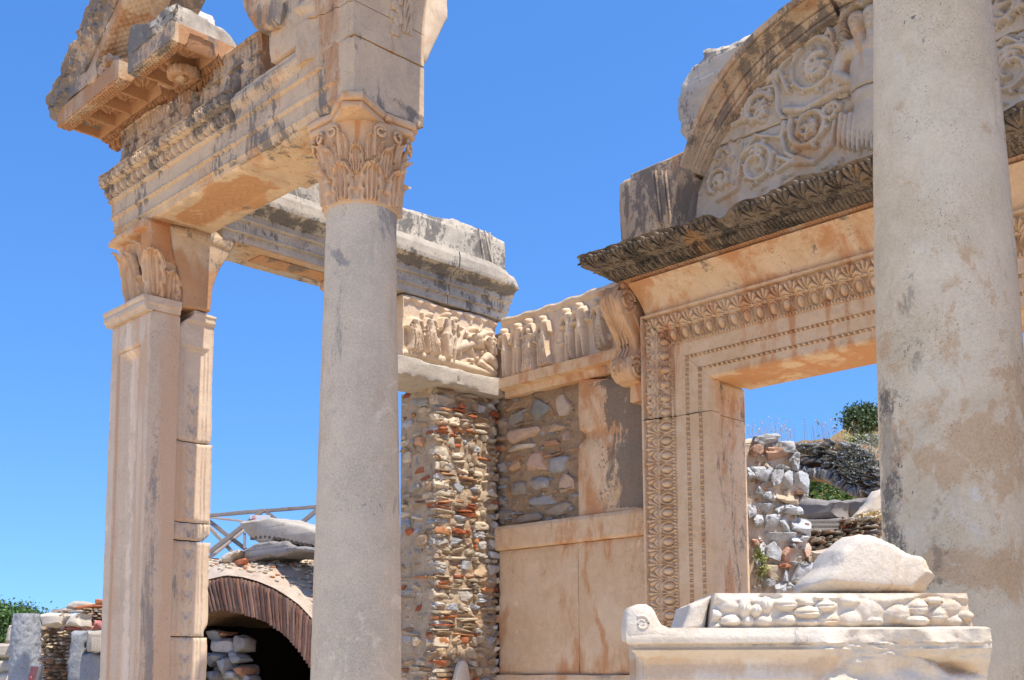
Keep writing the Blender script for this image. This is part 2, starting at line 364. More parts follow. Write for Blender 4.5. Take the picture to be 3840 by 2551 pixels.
M_col2=mat('mottled_marble',(.67,.55,.375),(.59,.46,.285),crack=0.08,dk=.42,stain=((.50,.28,.12),.02,2.4),streak=.9,stw=(.59,.67,.62),dark=(BLK,-.04,3.),light=(.70,.64,.55),speck=.16,bump=.4,pit=.9)
M_pil=mat('pillar_marble',(.63,.48,.335),(.54,.40,.275),stain=((.60,.36,.20),.03,1.),dark=((.22,.19,.17),-.04,2.),speck=.16,bump=.25,streak=.12)
M_ent=mat('entablature_marble',(.62,.445,.275),(.47,.345,.225),stain=((.46,.19,.06),.01,1.6),dark=((.11,.10,.09),.02,2.),speck=.17,bump=.5)
M_cap=mat('capital_marble',(.64,.42,.24),(.54,.34,.19),stain=(ORG,.01,2.),dark=((.22,.15,.10),-.06,2.),speck=.12,bump=.3,pit=.2)
M_crn=mat('carved_cornice_marble',(.58,.405,.25),(.40,.285,.185),stain=((.40,.16,.05),.03,2.),dark=((.13,.12,.11),.03,2.),speck=.15,bump=.7)
M_gry=mat('lichen_marble',(.56,.48,.37),(.36,.315,.25),stain=((.55,.30,.12),-.05,1.6),dark=((.06,.06,.06),.01,1.8),speck=.18,bump=.6,streak=.7)
M_blk=mat('blackened_marble',(.26,.20,.14),(.15,.12,.09),stain=((.42,.22,.09),-.01,2.),dark=((.03,.028,.025),.04,2.),light=(.40,.33,.24),speck=.25,bump=.7,pit=.3)
M_frz=mat('frieze_marble',(.66,.52,.37),(.60,.45,.30),stain=((.60,.33,.14),-.03,2.),dark=((.2,.15,.1),-.08,2.),speck=.1,bump=.35,pit=.2)
M_tym=mat('tympanum_marble',(.60,.50,.37),(.50,.41,.30),stain=((.55,.32,.15),.02,1.8),dark=((.16,.14,.12),-.05,2.),speck=.1,bump=.25,pit=.15)
M_wht=mat('white_marble',(.64,.555,.44),(.56,.47,.35),stain=((.56,.38,.22),-.02,2.2),dark=((.26,.25,.24),-.03,2.2),light=(.72,.66,.56),speck=.1,bump=.5,pit=.2,rough=.7)
M_gst=mat('grey_ledge_stone',(.47,.41,.33),(.37,.32,.255),stain=((.42,.30,.18),-.05,2.),dark=((.15,.14,.13),-.04,2.),speck=.3,bump=.7)
M_rub=mat('rubble_stone',(.98,.94,.87),(.70,.67,.62),stain=((.55,.38,.22),-.04,3.),dark=((.16,.145,.13),.0,4.),speck=.2,bump=1.2,bscale=2.4,pit=.5)
M_mop=mat('pier_mortar',(.50,.385,.26),(.36,.265,.175),stain=((.50,.30,.16),.03,3.),dark=((.10,.075,.055),.04,4.),speck=.35,bump=1.2,bscale=2.,pit=.6)
M_pmo=mat('pale_mortar',(.66,.54,.42),(.52,.40,.30),stain=((.60,.38,.26),.02,3.),dark=((.15,.11,.08),.03,4.),speck=.35,bump=1.2,bscale=2.,pit=.6)
M_mor=mat('lime_mortar',(.40,.275,.165),(.27,.18,.105),stain=((.40,.24,.13),.02,3.),dark=((.07,.055,.04),.03,4.),speck=.35,bump=1.2,bscale=2.,pit=.6)
M_wood=mat('weathered_wood',(.26,.22,.19),(.19,.165,.15),stain=((.26,.18,.12),0,3.),dark=((.08,.07,.06),0,3.),speck=.3,bump=.5,pit=0,streak=1.)
def plain(name,c,rough=.8,metal=0):
    m=D.materials.new(name);m.use_nodes=True;N=m.node_tree.nodes;L=m.node_tree.links;b=N['Principled BSDF'];b.inputs['Roughness'].default_value=rough;b.inputs['Metallic'].default_value=metal
    n=N.new('ShaderNodeTexNoise');n.inputs['Scale'].default_value=30;g=N.new('ShaderNodeNewGeometry');L.new(g.outputs['Position'],n.inputs['Vector'])
    x=N.new('ShaderNodeMix');x.data_type='RGBA';L.new(n.outputs['Fac'],x.inputs[0]);x.inputs[6].default_value=(*[v*.8 for v in c],1);x.inputs[7].default_value=(*[min(1,v*1.2) for v in c],1)
    L.new(x.outputs[2],b.inputs['Base Color']);return m
def leafmat(name,A,B,tr=.25):
    m=D.materials.new(name);m.use_nodes=True;N=m.node_tree.nodes;L=m.node_tree.links;b=N['Principled BSDF'];b.inputs['Roughness'].default_value=.6
    at=N.new('ShaderNodeAttribute');at.attribute_name='tint';n=N.new('ShaderNodeTexNoise');n.inputs['Scale'].default_value=1.7;g=N.new('ShaderNodeNewGeometry');L.new(g.outputs['Position'],n.inputs['Vector'])
    x=N.new('ShaderNodeMix');x.data_type='RGBA';L.new(n.outputs['Fac'],x.inputs[0]);x.inputs[6].default_value=(*A,1);x.inputs[7].default_value=(*B,1)
    y=N.new('ShaderNodeMix');y.data_type='RGBA';y.blend_type='MULTIPLY';y.inputs[0].default_value=1;L.new(x.outputs[2],y.inputs[6]);L.new(at.outputs['Vector'],y.inputs[7]);L.new(y.outputs[2],b.inputs['Base Color'])
    return m
# ================================================================== THE PORCH
X1,Y1=np.array([1.,0,0]),np.array([0,1.,0])
def shaft(mb,c,zr,res=.035,seed=0,amp=.0025,n=72,stn=None,zf=1.5):
    zr=np.array(zr);z=np.arange(zr[:,0].min(),zr[:,0].max()+1e-6,res);r=np.interp(z,zr[:,0],zr[:,1])
    th=np.linspace(0,2*np.pi,n,endpoint=False);Zg,T=np.meshgrid(z,th,indexing='ij');P=np.stack([np.cos(T),np.sin(T),Zg],-1)
    rr=r[:,None]+amp*2*fbm(P*np.array([1,1,zf]),4,5,seed)-.006*sst(.12,.3,fbm(P*np.array([2,2,zf]),3,3,seed+3))
    P=np.stack([c[0]+rr*np.cos(T),c[1]+rr*np.sin(T),Zg],-1).reshape(-1,3);k=len(z)
    Q=gq(k,n);Q=np.concatenate([Q,[[i*n+n-1,(i+1)*n+n-1,(i+1)*n,i*n] for i in range(k-1)]])
    P=np.vstack([P,[c[0],c[1],z[0]],[c[0],c[1],z[-1]]]);j=np.arange(n)
    Tt=np.concatenate([np.stack([np.full(n,k*n),(j+1)%n,j],1),np.stack([np.full(n,k*n+1),(k-1)*n+j,(k-1)*n+(j+1)%n],1)])
    mb.add(P,Q,Tt,stn=None if stn is None else stn(P));return mb
def bell_r(t): return .208+.014*t+.065*t**3.            # t 0..1 over the bell
def acanthus(mb,bell,th0,z0,h,w,out,seed,nu=17,nv=22,curl=.055):
    """one acanthus leaf on a bell: bell(theta,z)->(point,normal)"""
    u,v=np.meshgrid(np.linspace(-1,1,nu),np.linspace(0,1,nv),indexing='ij')
    lob=np.abs(np.sin(v*np.pi*3.4+.5))
    wid=w*(.62+.5*np.sin(np.pi*np.clip(v*.9+.08,0,1)))*(1-.62*np.clip((v-.72)/.28,0,1)**2)*(.80+.20*lob)
    a=u*wid;z=z0+h*(v-.16*np.clip(v-.82,0,1)/.18*np.clip(v-.8,0,1)*3-np.abs(u)**1.6*.10*lob)
    P,Nn=bell(th0+a,z)
    ridge=(.012*np.abs(np.cos(u*np.pi*2.6+v*1.3*np.sign(u)))+.010*np.exp(-(u/.11)**2)-.012*np.exp(-((np.abs(u)-.2)/.05)**2)-.016*np.exp(-((np.abs(u)-.52)/.10)**2-((np.abs((v*3.4+.16)%1-.5))/.22)**2))*np.clip(w/.2,.6,1.3)
    rel=out*(.55+.65*v)*(1-.35*u*u)+ridge+curl*sst(.70,1,v)*(1-.5*u*u)
    rel=rel*np.where(np.abs(u)>.999,0,1);rel=np.where(v<.001,.0,rel)
    drop=curl*.5*sst(.9,1.,v)
    P=P+Nn*rel[...,None];P[...,2]-=drop
    P=P+Nn*(.003*2*fbm(P,40,2,seed))[...,None]
    V=P.reshape(-1,3);mb.add(V,gq(nu,nv))
    # underside of the curling tip back to the bell
    tip=P[:,-1];b,_=bell((th0+a)[:,-1],z[:,-1]-.02);V2=np.vstack([tip,(tip+b)/2-np.array([0,0,.012]),b]);n=len(tip)
    mb.add(V2,gq(3,n))
def corinthian(root,c,z0,z1,ang0=0,broken=True,seed=0,sc=1.):
    H=z1-z0
    def bell(th,z):
        t=np.clip((z-z0)/H,0,1);r=(bell_r(t)-.0)*sc
        return np.stack([c[0]+r*np.cos(th),c[1]+r*np.sin(th),z+0*th],-1),np.stack([np.cos(th),np.sin(th),0*th],-1)
    mb=MB();zr=[(z0-.005,.214*sc),(z0+.012,.226*sc),(z0+.03,.212*sc)]+[(z0+H*t,bell_r(t)*sc) for t in np.linspace(.08,.86,9)]
    shaft(mb,c,zr,res=.012,seed=seed,amp=.003,n=80,stn=lambda P:np.stack([np.clip(.35-np.abs(np.arctan2(P[:,1]-c[1],P[:,0]-c[0])+np.pi/4-.03)*4,0,.35)*sst(z0+H*.45,z0+H*.7,P[:,2]),0*P[:,0],0*P[:,0]],1)*(1 if broken else 0))
    capname=mb.build('capital',M_cap,root).name
    cap=D.objects[capname]
    for row,(za,h,off,o,wd) in enumerate(((z0+.012,H*.44,np.pi/8,.026,.335),(z0+H*.30,H*.33,0,.026,.20))):
        mb=MB()
        for i in range(8):
            acanthus(mb,bell,off+i*np.pi/4,za,h,wd,o,seed+i+row*20,nu=27,nv=30,curl=.036 if row==0 else .032)
        mb.build('acanthus_leaves',M_cap,cap)
    mb=MB()
    def curl_(cen,rad,zc,tr,s,push,r0_):
        rr=bell_r(.80)*sc+push;tg=np.array([-np.sin(cen),np.cos(cen),0]);nn=np.array([np.cos(cen),np.sin(cen),0])
        cc=np.array([c[0]+rr*np.cos(cen),c[1]+rr*np.sin(cen),zc]);t=np.linspace(0,1,34);a=np.pi/2+s*.9-s*t*tr*2*np.pi;r_=rad*(1-.72*t)
        L=cc+(r_*np.cos(a))[:,None]*tg+(r_*np.sin(a))[:,None]*Z0+(t*.016)[:,None]*nn
        k=np.linspace(0,.92,8)[:,None];st_a=cen-s*.10;b0=np.array([c[0]+(bell_r(.45)*sc+.006)*np.cos(st_a),c[1]+(bell_r(.45)*sc+.006)*np.sin(st_a),z0+H*.50])
        lead=b0+(L[0]-b0)*k;tube(mb,np.vstack([lead,L]),np.concatenate([np.linspace(r0_*1.3,r0_,8),np.linspace(r0_,r0_*.45,34)]),8)
    for i in range(4):
        m_=i*np.pi/2
        for s in(-1,1):
            curl_(m_+s*.24,.040,z0+H*.735,1.3,-s,.016,.012)
        dg=m_+np.pi/4
        if not(broken and i==3):
            for s in(-1,1):curl_(dg+s*.10,.042,z0+H*.735,1.5,s,.034,.012)
    mb.build('volutes',M_cap,cap)
    mb=MB()
    for i in range(4):
        for s in(-1,1):
            acanthus(mb,bell,i*np.pi/2+s*.46,z0+H*.44,H*.30,.13,.022,seed+70+i,nu=15,nv=18,curl=.018);acanthus(mb,bell,i*np.pi/2+s*.14,z0+H*.46,H*.22,.10,.018,seed+80+i,nu=13,nv=16,curl=.016)
    mb.build('stalk_leaves',M_cap,cap)
    # abacus: concave sides, cut corners
    hd=.318*sc;out=[]
    for i in range(4):
        a=np.pi/4+i*np.pi/2+ang0;p=np.array([np.cos(a),np.sin(a)]);tt=np.array([-np.sin(a),np.cos(a)])
        rr=hd*(1.30 if (broken and i==3) else 1)
        out+=[p*rr-tt*(.035 if rr<hd*1.1 else .06),p*rr+tt*(.035 if rr<hd*1.1 else .06)]
        a2=a+np.pi/4;out+=[np.array([np.cos(a2),np.sin(a2)])*.232*sc]
    P=[(c[0]+x,c[1]+y,z0+H*.84) for x,y in out];mb=MB()
    prism(mb,P,(0,0,H*.08),res=.02,jag=.004,amp=.004,bev=.012,seed=seed)
    prism(mb,[(c[0]+x*1.05,c[1]+y*1.05,z0+H*.92) for x,y in out],(0,0,H*.08-.002),res=.02,jag=.006,amp=.006,bev=.006,seed=seed+1)
    for i in range(4):
        if broken and i==3:continue
        a=i*np.pi/2;cc=np.array([c[0]+.245*sc*np.cos(a),c[1]+.245*sc*np.sin(a),z0+H*.92]);stone(mb,cc,np.eye(3),(.06,.06,.05),seed+i,amp=.3)
    mb.build('abacus',M_cap,cap)
def column(c,zr,ztop,label,m,stn,broken,seed):
    t=thing('marble_column',(c[0],c[1],-1.25),label,'column')
    mb=MB();shaft(mb,c,zr,seed=seed,n=110,res=.02,stn=stn).build('shaft',m,t)
    mb=MB();r=zr[0][1]
    pr_=[(-1.25,r*1.42),(-1.20,r*1.47),(-1.15,r*1.42),(-1.13,r*1.25),(-1.10,r*1.18),(-1.07,r*1.2),(-1.05,r*1.27),(-1.02,r*1.3),(-.99,r*1.26),(-.97,r*1.1),(-.95,r*1.05)]
    shaft(mb,c,pr_,res=.012,seed=seed+4);bb(mb,(c[0]-r*1.5,c[1]-r*1.5,-1.37),(c[0]+r*1.5,c[1]+r*1.5,-1.245),seed=seed)
    mb.build('base',m,t)
    corinthian(t,c,zr[-1][0],ztop,broken=broken,seed=seed)
    return t
def st_c1(P):
    o=np.zeros((len(P),3));z=P[:,2]+.14*fbm(P,5,3,3);az=np.arctan2(P[:,1]-4,P[:,0]+5.362)
    o[:,1]=.13*np.exp(-((z-.93)/.09)**2)*sst(-1.6,-.4,az)+.20*np.exp(-((z-2.42+.12*(az+1.4))/.045)**2)*sst(-.8,-1.0,az)*sst(-2.2,-1.9,az)+.19*sst(2.42,2.72,z)*sst(-.35,.2,az)
    o[:,1]+=.085*np.exp(-((az+1.25)/.25)**2)*sst(.6,1.2,z)+.06*sst(.55,.85,az)
    o[:,0]=.12*np.exp(-((az+1.35)/.3)**2)*sst(2.42,2.6,z)+.05*sst(-1.6,-2.1,az)
    o[:,2]=.10*sst(.9,.2,P[:,2])+.05*sst(-.7,-.1,az)
    return o
def st_c2(P):
    o=np.zeros((len(P),3));az=np.arctan2(P[:,1]-4,P[:,0]+1.779);n=fbm(P,6,4,2);z=P[:,2]+.2*n
    o[:,1]=.27*np.exp(-((az+2.15+.5*n)/.38)**2)*sst(1.15,.95,z)+.11*np.exp(-((az+1.72+.6*n)/.25)**2)*sst(1.6,1.3,z)*sst(.9,1.1,z)
    o[:,1]+=.18*np.exp(-((az+1.42+.5*n)/.11)**2)*sst(.62,.52,z)*sst(.05,.2,z)+.10*np.exp(-((az+1.35+.5*n)/.18)**2)*sst(1.95,2.1,z)*sst(2.5,2.4,z)+.07*sst(-.35,.1,az)
    o[:,0]=.13*np.exp(-((z-.80)/.14)**2)+.13*np.exp(-((z-.33)/.09)**2)*sst(-1.9,-1.2,az)+.03*sst(1.7,1.0,z)*sst(.5,.7,z)-.04*sst(1.9,2.3,z)
    o[:,2]=.12*np.exp(-((z-.52)/.13)**2)+.10*sst(.25,.0,z)+.02
    return o
C1=(-5.362,4.0);C2=(-1.779,4.0)
column(C1,[(-.96,.27),(-.06,.2605),(.55,.2527),(.95,.2428),(1.59,.2314),(2.24,.2169),(2.66,.2108),(2.725,.213)],3.30,'slender grey column with carved capital, between the square pillar and the brick pier','M' and M_col,st_c1,True,11)
column(C2,[(-.96,.268),(0,.262),(.6,.2585),(1.067,.2533),(1.472,.2473),(1.885,.2352),(2.2,.222),(2.524,.2098),(2.725,.208)],3.30,'large mottled beige column closest to the viewer at the right, in front of the doorway',M_col2,st_c2,False,23)

# ---- square pillar
def garland(u,v,h):
    return garl(u,v,h)*1.5
def garl(u,v,h):
    """tulip-bud chain carved in a recessed panel: u across 0..w, v up"""
    H=np.zeros_like(u);p=.155
    n=int(h/p)
    for i in range(n+1):
        z=i*p;c=.155
        H=capH(H,u,v,[(c,z),(c,z+.018)],[.022,.022],.010)
        for s in(-1,1):
            H=capH(H,u,v,[(c+s*.004,z+.025),(c+s*.022,z+.07),(c+s*.034,z+.115)],[.007,.013,.004],.013)
            H=capH(H,u,v,[(c+s*.010,z+.03),(c+s*.036,z+.055)],[.006,.004],.009)
        H=capH(H,u,v,[(c,z+.03),(c,z+.085)],[.009,.004],.015)
    return H
def pillar(mirror=False,label='',seed=0):
    t=thing('square_pillar',(-7.9,4.05,-1.25),label,'pillar')
    mb=MB()
    x0,x1,y0,y1,zb,zt=-8.235,-7.62,3.78,4.025,-1.25,2.615
    def HF(u,v):
        x=x0+u;z=zb+v
        d=np.minimum(np.minimum(x-(-8.115),(-7.745)-x),np.minimum(2.40-z,z+1.0))
        H=-.024*sst(0,.006,d)+.012*sst(.016,.024,d)-.030*sst(.028,.055,d)-.016*sst(.060,.064,d)
        return H
    def sf(P):
        o=np.zeros((len(P),3));xw=P[:,0]+.02*fbm(P,2,3,1);o[:,0]=.16*np.exp(-((xw+7.70)/.10)**2)*sst(2.5,2.3,P[:,2])*sst(1.7,2.2,P[:,2])+.20*np.exp(-((xw+7.79)/.025)**2)+.20*np.exp(-((xw+8.10)/.018)**2)+.14*np.exp(-((xw+7.66)/.02)**2);o[:,2]=.30*np.exp(-((xw+7.94)/.07)**2)+.14*np.exp(-((xw+8.2)/.04)**2)
        s=P[:,0]>-7.625;yw=P[s,1]+.05*fbm(P[s]*np.array([1,1,.5]),3,3,2);o[s,1]=.05+.085*np.exp(-((yw-3.86)/.045)**2)*sst(2.3,1.5,P[s,2]+.3)+.07*np.exp(-((yw-3.87)/.05)**2);o[s,0]=.03+.15*sst(3.91,3.97,yw)*sst(2.4,1.6,P[s,2]);o[s,2]=0
        return o
    hslab(mb,(x0,y0,zb),X1,Z0,-Y1,x1-x0,zt-zb,y1-y0,HF,res=.012,seed=seed,stn=sf);mb.build('shaft',M_pil,t)
    mb=MB()
    prof=[(-.02,0),(.03,0),(.035,.02),(.05,.03),(.052,.055),(.045,.075),(.06,.09),(.06,.108),(-.02,.108)]
    # cap moulding: front, side (thin)
    def ring(V,ts):return V
    sweep(mb,[( a,b) for a,b in prof],(x0-.03,y0,2.612),X1,-Y1,Z0,x1-x0+.045,fine=.008,res=.03,amp=.002,seed=4)
    sweep(mb,[(-.02,0),(.012,0),(.014,.03),(.026,.04),(.028,.095),(-.02,.095)],(x1,y0-.02,2.625),Y1,X1,Z0,.262,fine=.008,res=.03,amp=.002,seed=5)
    bb(mb,(x0-.01,y0+.02,2.60),(x1-.002,y1,2.70),seed=3)
    mb.build('cap_moulding',M_pil,t)
    # carved pilaster stones behind
    zs=[(2.700,1.699),(1.690,1.090),(1.082,.955),(.945,.245),(.236,-1.25)]
    for i,(a,b) in enumerate(zs):
        mb=MB();w=.325-.012*(i==0);h=a-b;O=(-7.648,4.015,b)
        zoff=b+1.25
        def HF(u,v,w=w,h=h,zoff=zoff,i=i):
            z=v+zoff;d=np.minimum(u-.055,.27-u)
            top=2.42+1.25
            dd=np.minimum(d,top-z)
            H=-.014*sst(0,.006,dd)-.012*sst(.022,.028,dd)
            g=garland(u+.0,z%6.2,3.4)*sst(.03,.05,dd)
            if i==0: g=g*1.0
            H=H+g*(.55 if i in(1,) else 1.)
            # top moulding of the uppermost stone
            if i==0: H=H+.020*sst(2.60+1.25,2.62+1.25,z)+.010*sst(2.655+1.25,2.665+1.25,z)
            return H
        def shp(u,v,i=i,h=h,w=w,seed=i):
            jag=.002*np.sin(v*9+i*2)+.012*fbm(np.stack([v*7+i,u*0,u*0],-1),1,3,i)
            if i==3:jag=jag+.0-.03*np.exp(-((v-.02)/.05)**2)+.012*sst(h-.1,h,v)
            if i==2:jag=jag-.05*sst(.06,0,v)
            if i==0:jag=jag-.0
            uu=u*(1+jag/w)
            if i==0: uu=np.where(v>h-.14,uu*0+np.maximum(uu,(.03+.10*sst(h-.14,h-.02,v))*(1-u/w)+u),uu)
            vv=v+(.014*(u/w))*0-(v/h)*(.02*(u/w) if i in(0,) else 0*u)
            return uu,vv
        hslab(mb,O,Y1,Z0,X1,w,h,.50,HF,res=.0075,seed=20+i,shape=shp,stn=lambda P,i=i:np.stack([np.full(len(P),(.0,.10,-.03,.02,.02)[i]),np.full(len(P),(.05,.0,.08,.0,.0)[i]),np.full(len(P),.0)],1))
        mb.build('carved_stone',M_pil,t)
    # capital, front half
    mb=MB()
    def wc(P,U):
        # flare outwards toward the top
        t=(U[:,2]+1)/2;P=P.copy();fl=.10*t**1.7
        P[:,0]=P[:,0]+np.where(U[:,0]<0,-.13*t**1.6*(-U[:,0]),0);P[:,1]=P[:,1]+np.where(U[:,1]<0,-.13*t**1.6*(-U[:,1]),0)
        cav=np.exp(-((P[:,0]+.02)/.12)**2-((P[:,2]-.03)/.22)**2);P[:,1]+=np.where(U[:,1]<-.9,cav*.14,0)
        return P
    block(mb,(-7.89,3.975,3.01),(.50,.16,.62),res=.03,warp=wc,amp=.02,chip=.06,seed=31,stn=lambda P:np.stack([.10*sst(3.0,3.3,P[:,2]),0*P[:,0],0*P[:,0]],1))
    mb.build('capital_core',M_cap,t)
    def face(th,z):  # pseudo-bell: flat front with coordinate th (x offset /.25) 
        tt=np.clip((z-2.71)/.6,0,1);x=-7.87+th*.25;y=3.895-.12*tt**1.6
        return np.stack([x,y+0*x,z+0*x],-1),np.stack([0*x,-1+0*x,0*x],-1)
    def fside(th,z):
        tt=np.clip((z-2.71)/.6,0,1);y=3.91+th*.25;x=-7.645+.045*tt
        return np.stack([x+0*y,y,z+0*y],-1),np.stack([1+0*y,0*y,0*y],-1)
    def fcorn(th,z):
        tt=np.clip((z-2.71)/.6,0,1);a=-np.pi/4+th;r=.10+.04*tt
        cx,cy=-7.715,3.90-.03*tt
        return np.stack([cx+r*np.cos(a),cy+r*np.sin(a),z+0*a],-1),np.stack([np.cos(a),np.sin(a),0*a],-1)
    mb=MB()
    acanthus(mb,fside,.06,2.715,.25,.42,.022,1,nu=25,nv=26,curl=.03);acanthus(mb,fcorn,.0,2.74,.38,.75,.03,2,nu=25,nv=26,curl=.035)
    acanthus(mb,face,-.1,2.715,.27,.5,.02,3,nu=21,nv=22,curl=.04);acanthus(mb,face,-1.0,2.73,.50,.40,.03,4,nu=21,nv=26,curl=.05)
    acanthus(mb,face,-.55,2.86,.34,.22,.03,5,curl=.03);acanthus(mb,face,.25,2.95,.26,.25,.05,6,curl=.03)
    acanthus(mb,face,.75,2.72,.22,.25,.03,7,curl=.03)
    mb.build('acanthus_leaves',M_cap,t)
    mb=MB()
    prism(mb,pts('H',aX,-7.622,(650,160),(890,228),(940,500),(990,745),(860,700),(690,655),(640,400)),(-.14,0,0),res=.02,jag=.002,amp=.003,bev=.006,seed=3,stn=(.16,.0,0))
    bb(mb,(-8.27,3.72,3.24),(-7.64,3.99,3.312),res=.03,chip=.03,seed=9,stn=(.12,0,0))
    mb.build('abacus',M_cap,t)
    # capital, rear half with its flaring profile
    mb=MB()
    P=pts('H',aX,-7.61,(935,235),(1200,250),(1545,320),(1600,372),(1780,400),(1812,450),(1752,560),(1740,590),(1690,660),(1600,800),(1545,920),(1500,1050),(1478,1200),(1460,1380),(1250,1345),(1080,1320),(1095,1100),(1050,950),(1020,770),(990,740),(960,500))
    prism(mb,P,(-.48,0,0),res=.018,jag=.002,amp=.004,bev=.008,seed=41,stn=lambda P:np.stack([.10*sst(3.2,3.0,P[:,2])+.06,.10*sst(3.2,3.3,P[:,2]),0*P[:,0]],1))
    P2=pts('H',aX,-7.595,(960,330),(1290,425),(1555,500),(1735,575),(1800,460),(1780,405),(1600,385),(1545,330),(1200,262),(940,245))
    prism(mb,P2,(-.03,0,0),res=.018,jag=.001,amp=.002,bev=.012,seed=42,stn=(0,.06,.05))
    mb.build('rear_capital',M_ent,t)
    return t
pillar(label='tall square pillar with sunken front panel and garland carving, under the broken pediment corner')

# ---- springer / architrave over the left bay
ent=thing('facade_entablature',(-6.6,4.0,3.31),'broken entablature with carved beam bridging the square pillar and the slender column','entablature')
def archbase(d,z=None):
    """fascia profile by distance d from the opening"""
    H=.0*d;H=H+.012*sst(.030,.034,d)-.004*sst(.045,.05,d)+.016*sst(.140,.146,d)-.004*sst(.160,.166,d)+.018*sst(.272,.278,d)-.004*sst(.292,.30,d)
    return H
def HFc(u,v):
    x=-8.19+u;H=archbase(v)
    band=sst(.30,.305,v)
    t1=np.clip((v-.300)/.085,0,1);H=H+band*.030*np.clip((v-.30)/.12,0,1)
    m1=(v>.300)&(v<=.385);H=np.where(m1,H+.038*eggs(u,1-t1,.088)-.01,H)
    m0=(v>.278)&(v<=.300);H=np.where(m0,H+.010*beads(u,np.clip((v-.278)/.022,0,1),.03),H)
    t2=np.clip((v-.39)/.095,0,1);m2=(v>.39)&(v<.475);H=np.where(m2,H+.010+.040*palmet(u,t2,.085),H)
    H=H+.05*sst(.475,.482,v)
    for zc in(.033,.143):
        m=(v>zc-.006)&(v<zc+.018);H=np.where(m,H+.010*beads(u,np.clip((v-zc+.006)/.024,0,1),.034),H)
    return H
def stF(P):
    o=np.zeros((len(P),3));u=P[:,0]
    so_=(P[:,2]<3.325);o[:,1]=.10*sst(-6.9,-6.5,u)*(1-so_)+.07*sst(3.55,3.75,P[:,2]);o[:,0]=np.where(so_,.30*sst(3.78,3.88,P[:,1]+.16*fbm(P,5,3,1))*sst(4.22,4.10,P[:,1]+.1*fbm(P,6,3,2))*sst(-7.7,-7.5,u)*sst(-6.3,-6.5,u),.0)+.07*sst(-7.6,-8.1,u)
    o[so_,2]=.05
    return o
mb=MB();hslab(mb,(-8.19,3.755,3.315),X1,Z0,-Y1,1.79,.49,.495,HFc,res=.006,seed=51,stn=stF,shape=lambda u,v:(u-(1-u/1.79)*(v/.49)*.10+.0*u,v));mb.build('carved_architrave',M_ent,ent)
def HFp(u,v):
    x=-6.395+u;d=np.minimum(v,-5.13-x);H=archbase(d)
    cr=(x<-5.60);t=v
    H=H+np.where(cr,.035*sst(.33,.40,t)+.03*sst(.44,.455,t),0)
    return H
def stP(P):
    o=np.zeros((len(P),3));so_=(P[:,2]<3.325)
    fx=P[:,0]>-5.14
    o[:,1]=.05+.04*np.exp(-((P[:,0]+6.0)/.3)**2);o[:,0]=.04+np.where(so_,.22*np.exp(-((P[:,0]+5.95)/.22)**2-((P[:,1]-3.97)/.13)**2),0)+.09*np.exp(-((P[:,0]+5.30)/.08)**2)
    o[fx,1]=.01+.10*np.exp(-((P[fx,2]-3.42-.2*(P[fx,1]-4)*-1)/.03)**2)*sst(3.9,4.1,P[fx,1])+.06*sst(3.42,3.34,P[fx,2]);o[fx,0]=-.02;o[so_,1]+=.03;return o
mb=MB();hslab(mb,(-6.395,3.75,3.31),X1,Z0,-Y1,1.263,.44,.545,HFp,res=.008,seed=52,stn=stP,shape=lambda u,v:(u,v*(1-.13*sst(1.0,1.263,u))+.0));mb.build('springer_block',M_ent,ent)
mb=MB()
# upper strip of the springer that carries the crown (only up to x=-5.6)
bb(mb,(-6.39,3.70,3.748),(-5.60,4.22,3.79),res=.03,chip=.02,seed=5);
bb(mb,(-5.93,3.68,3.795),(-5.60,4.2,4.55),res=.04,chip=.03,seed=6)
mb.build('backing_block',M_ent,ent)
# broken rough patches under the soffit
mb=MB()
block(mb,(-5.75,3.98,3.315),(.62,.40,.05),res=.03,r=.02,amp=.03,chip=.03,seed=8,stn=(.05,.05,0));block(mb,(-6.22,4.0,3.318),(.34,.46,.05),res=.03,r=.02,amp=.02,chip=.03,seed=9,stn=(.04,.02,0))
mb.build('broken_soffit',M_ent,ent)
mb=MB()
def HS(u,v): # carved panel under the left block
    d=np.minimum(np.minimum(u-.10,1.02-u),np.minimum(v-.10,.37-v));H=.016*(1-sst(.0,.012,d));e=np.abs(v-.235)
    H=H+.007*(np.cos(u*62+3*np.cos(v*40))>.2)*sst(.02,.03,d)*sst(.10,.09,e);return H
def stH(P):
    n=fbm(P,4,4,3);x=P[:,0];y=P[:,1];o=np.zeros((len(P),3));o[:,0]=.24*sst(3.80,3.87,y+.22*n+.05*(x+7))*sst(4.22,4.14,y-.2*n)*sst(-7.56,-7.45,x)*sst(-6.42,-6.55,x+.3*n);o[:,2]=.10*(o[:,0]<.05);return o
hslab(mb,(-7.56,3.765,3.318),X1,Y1,-Z0,1.155,.475,.02,HS,res=.010,seed=9,stn=stH);mb.build('soffit_panel',M_ent,ent)
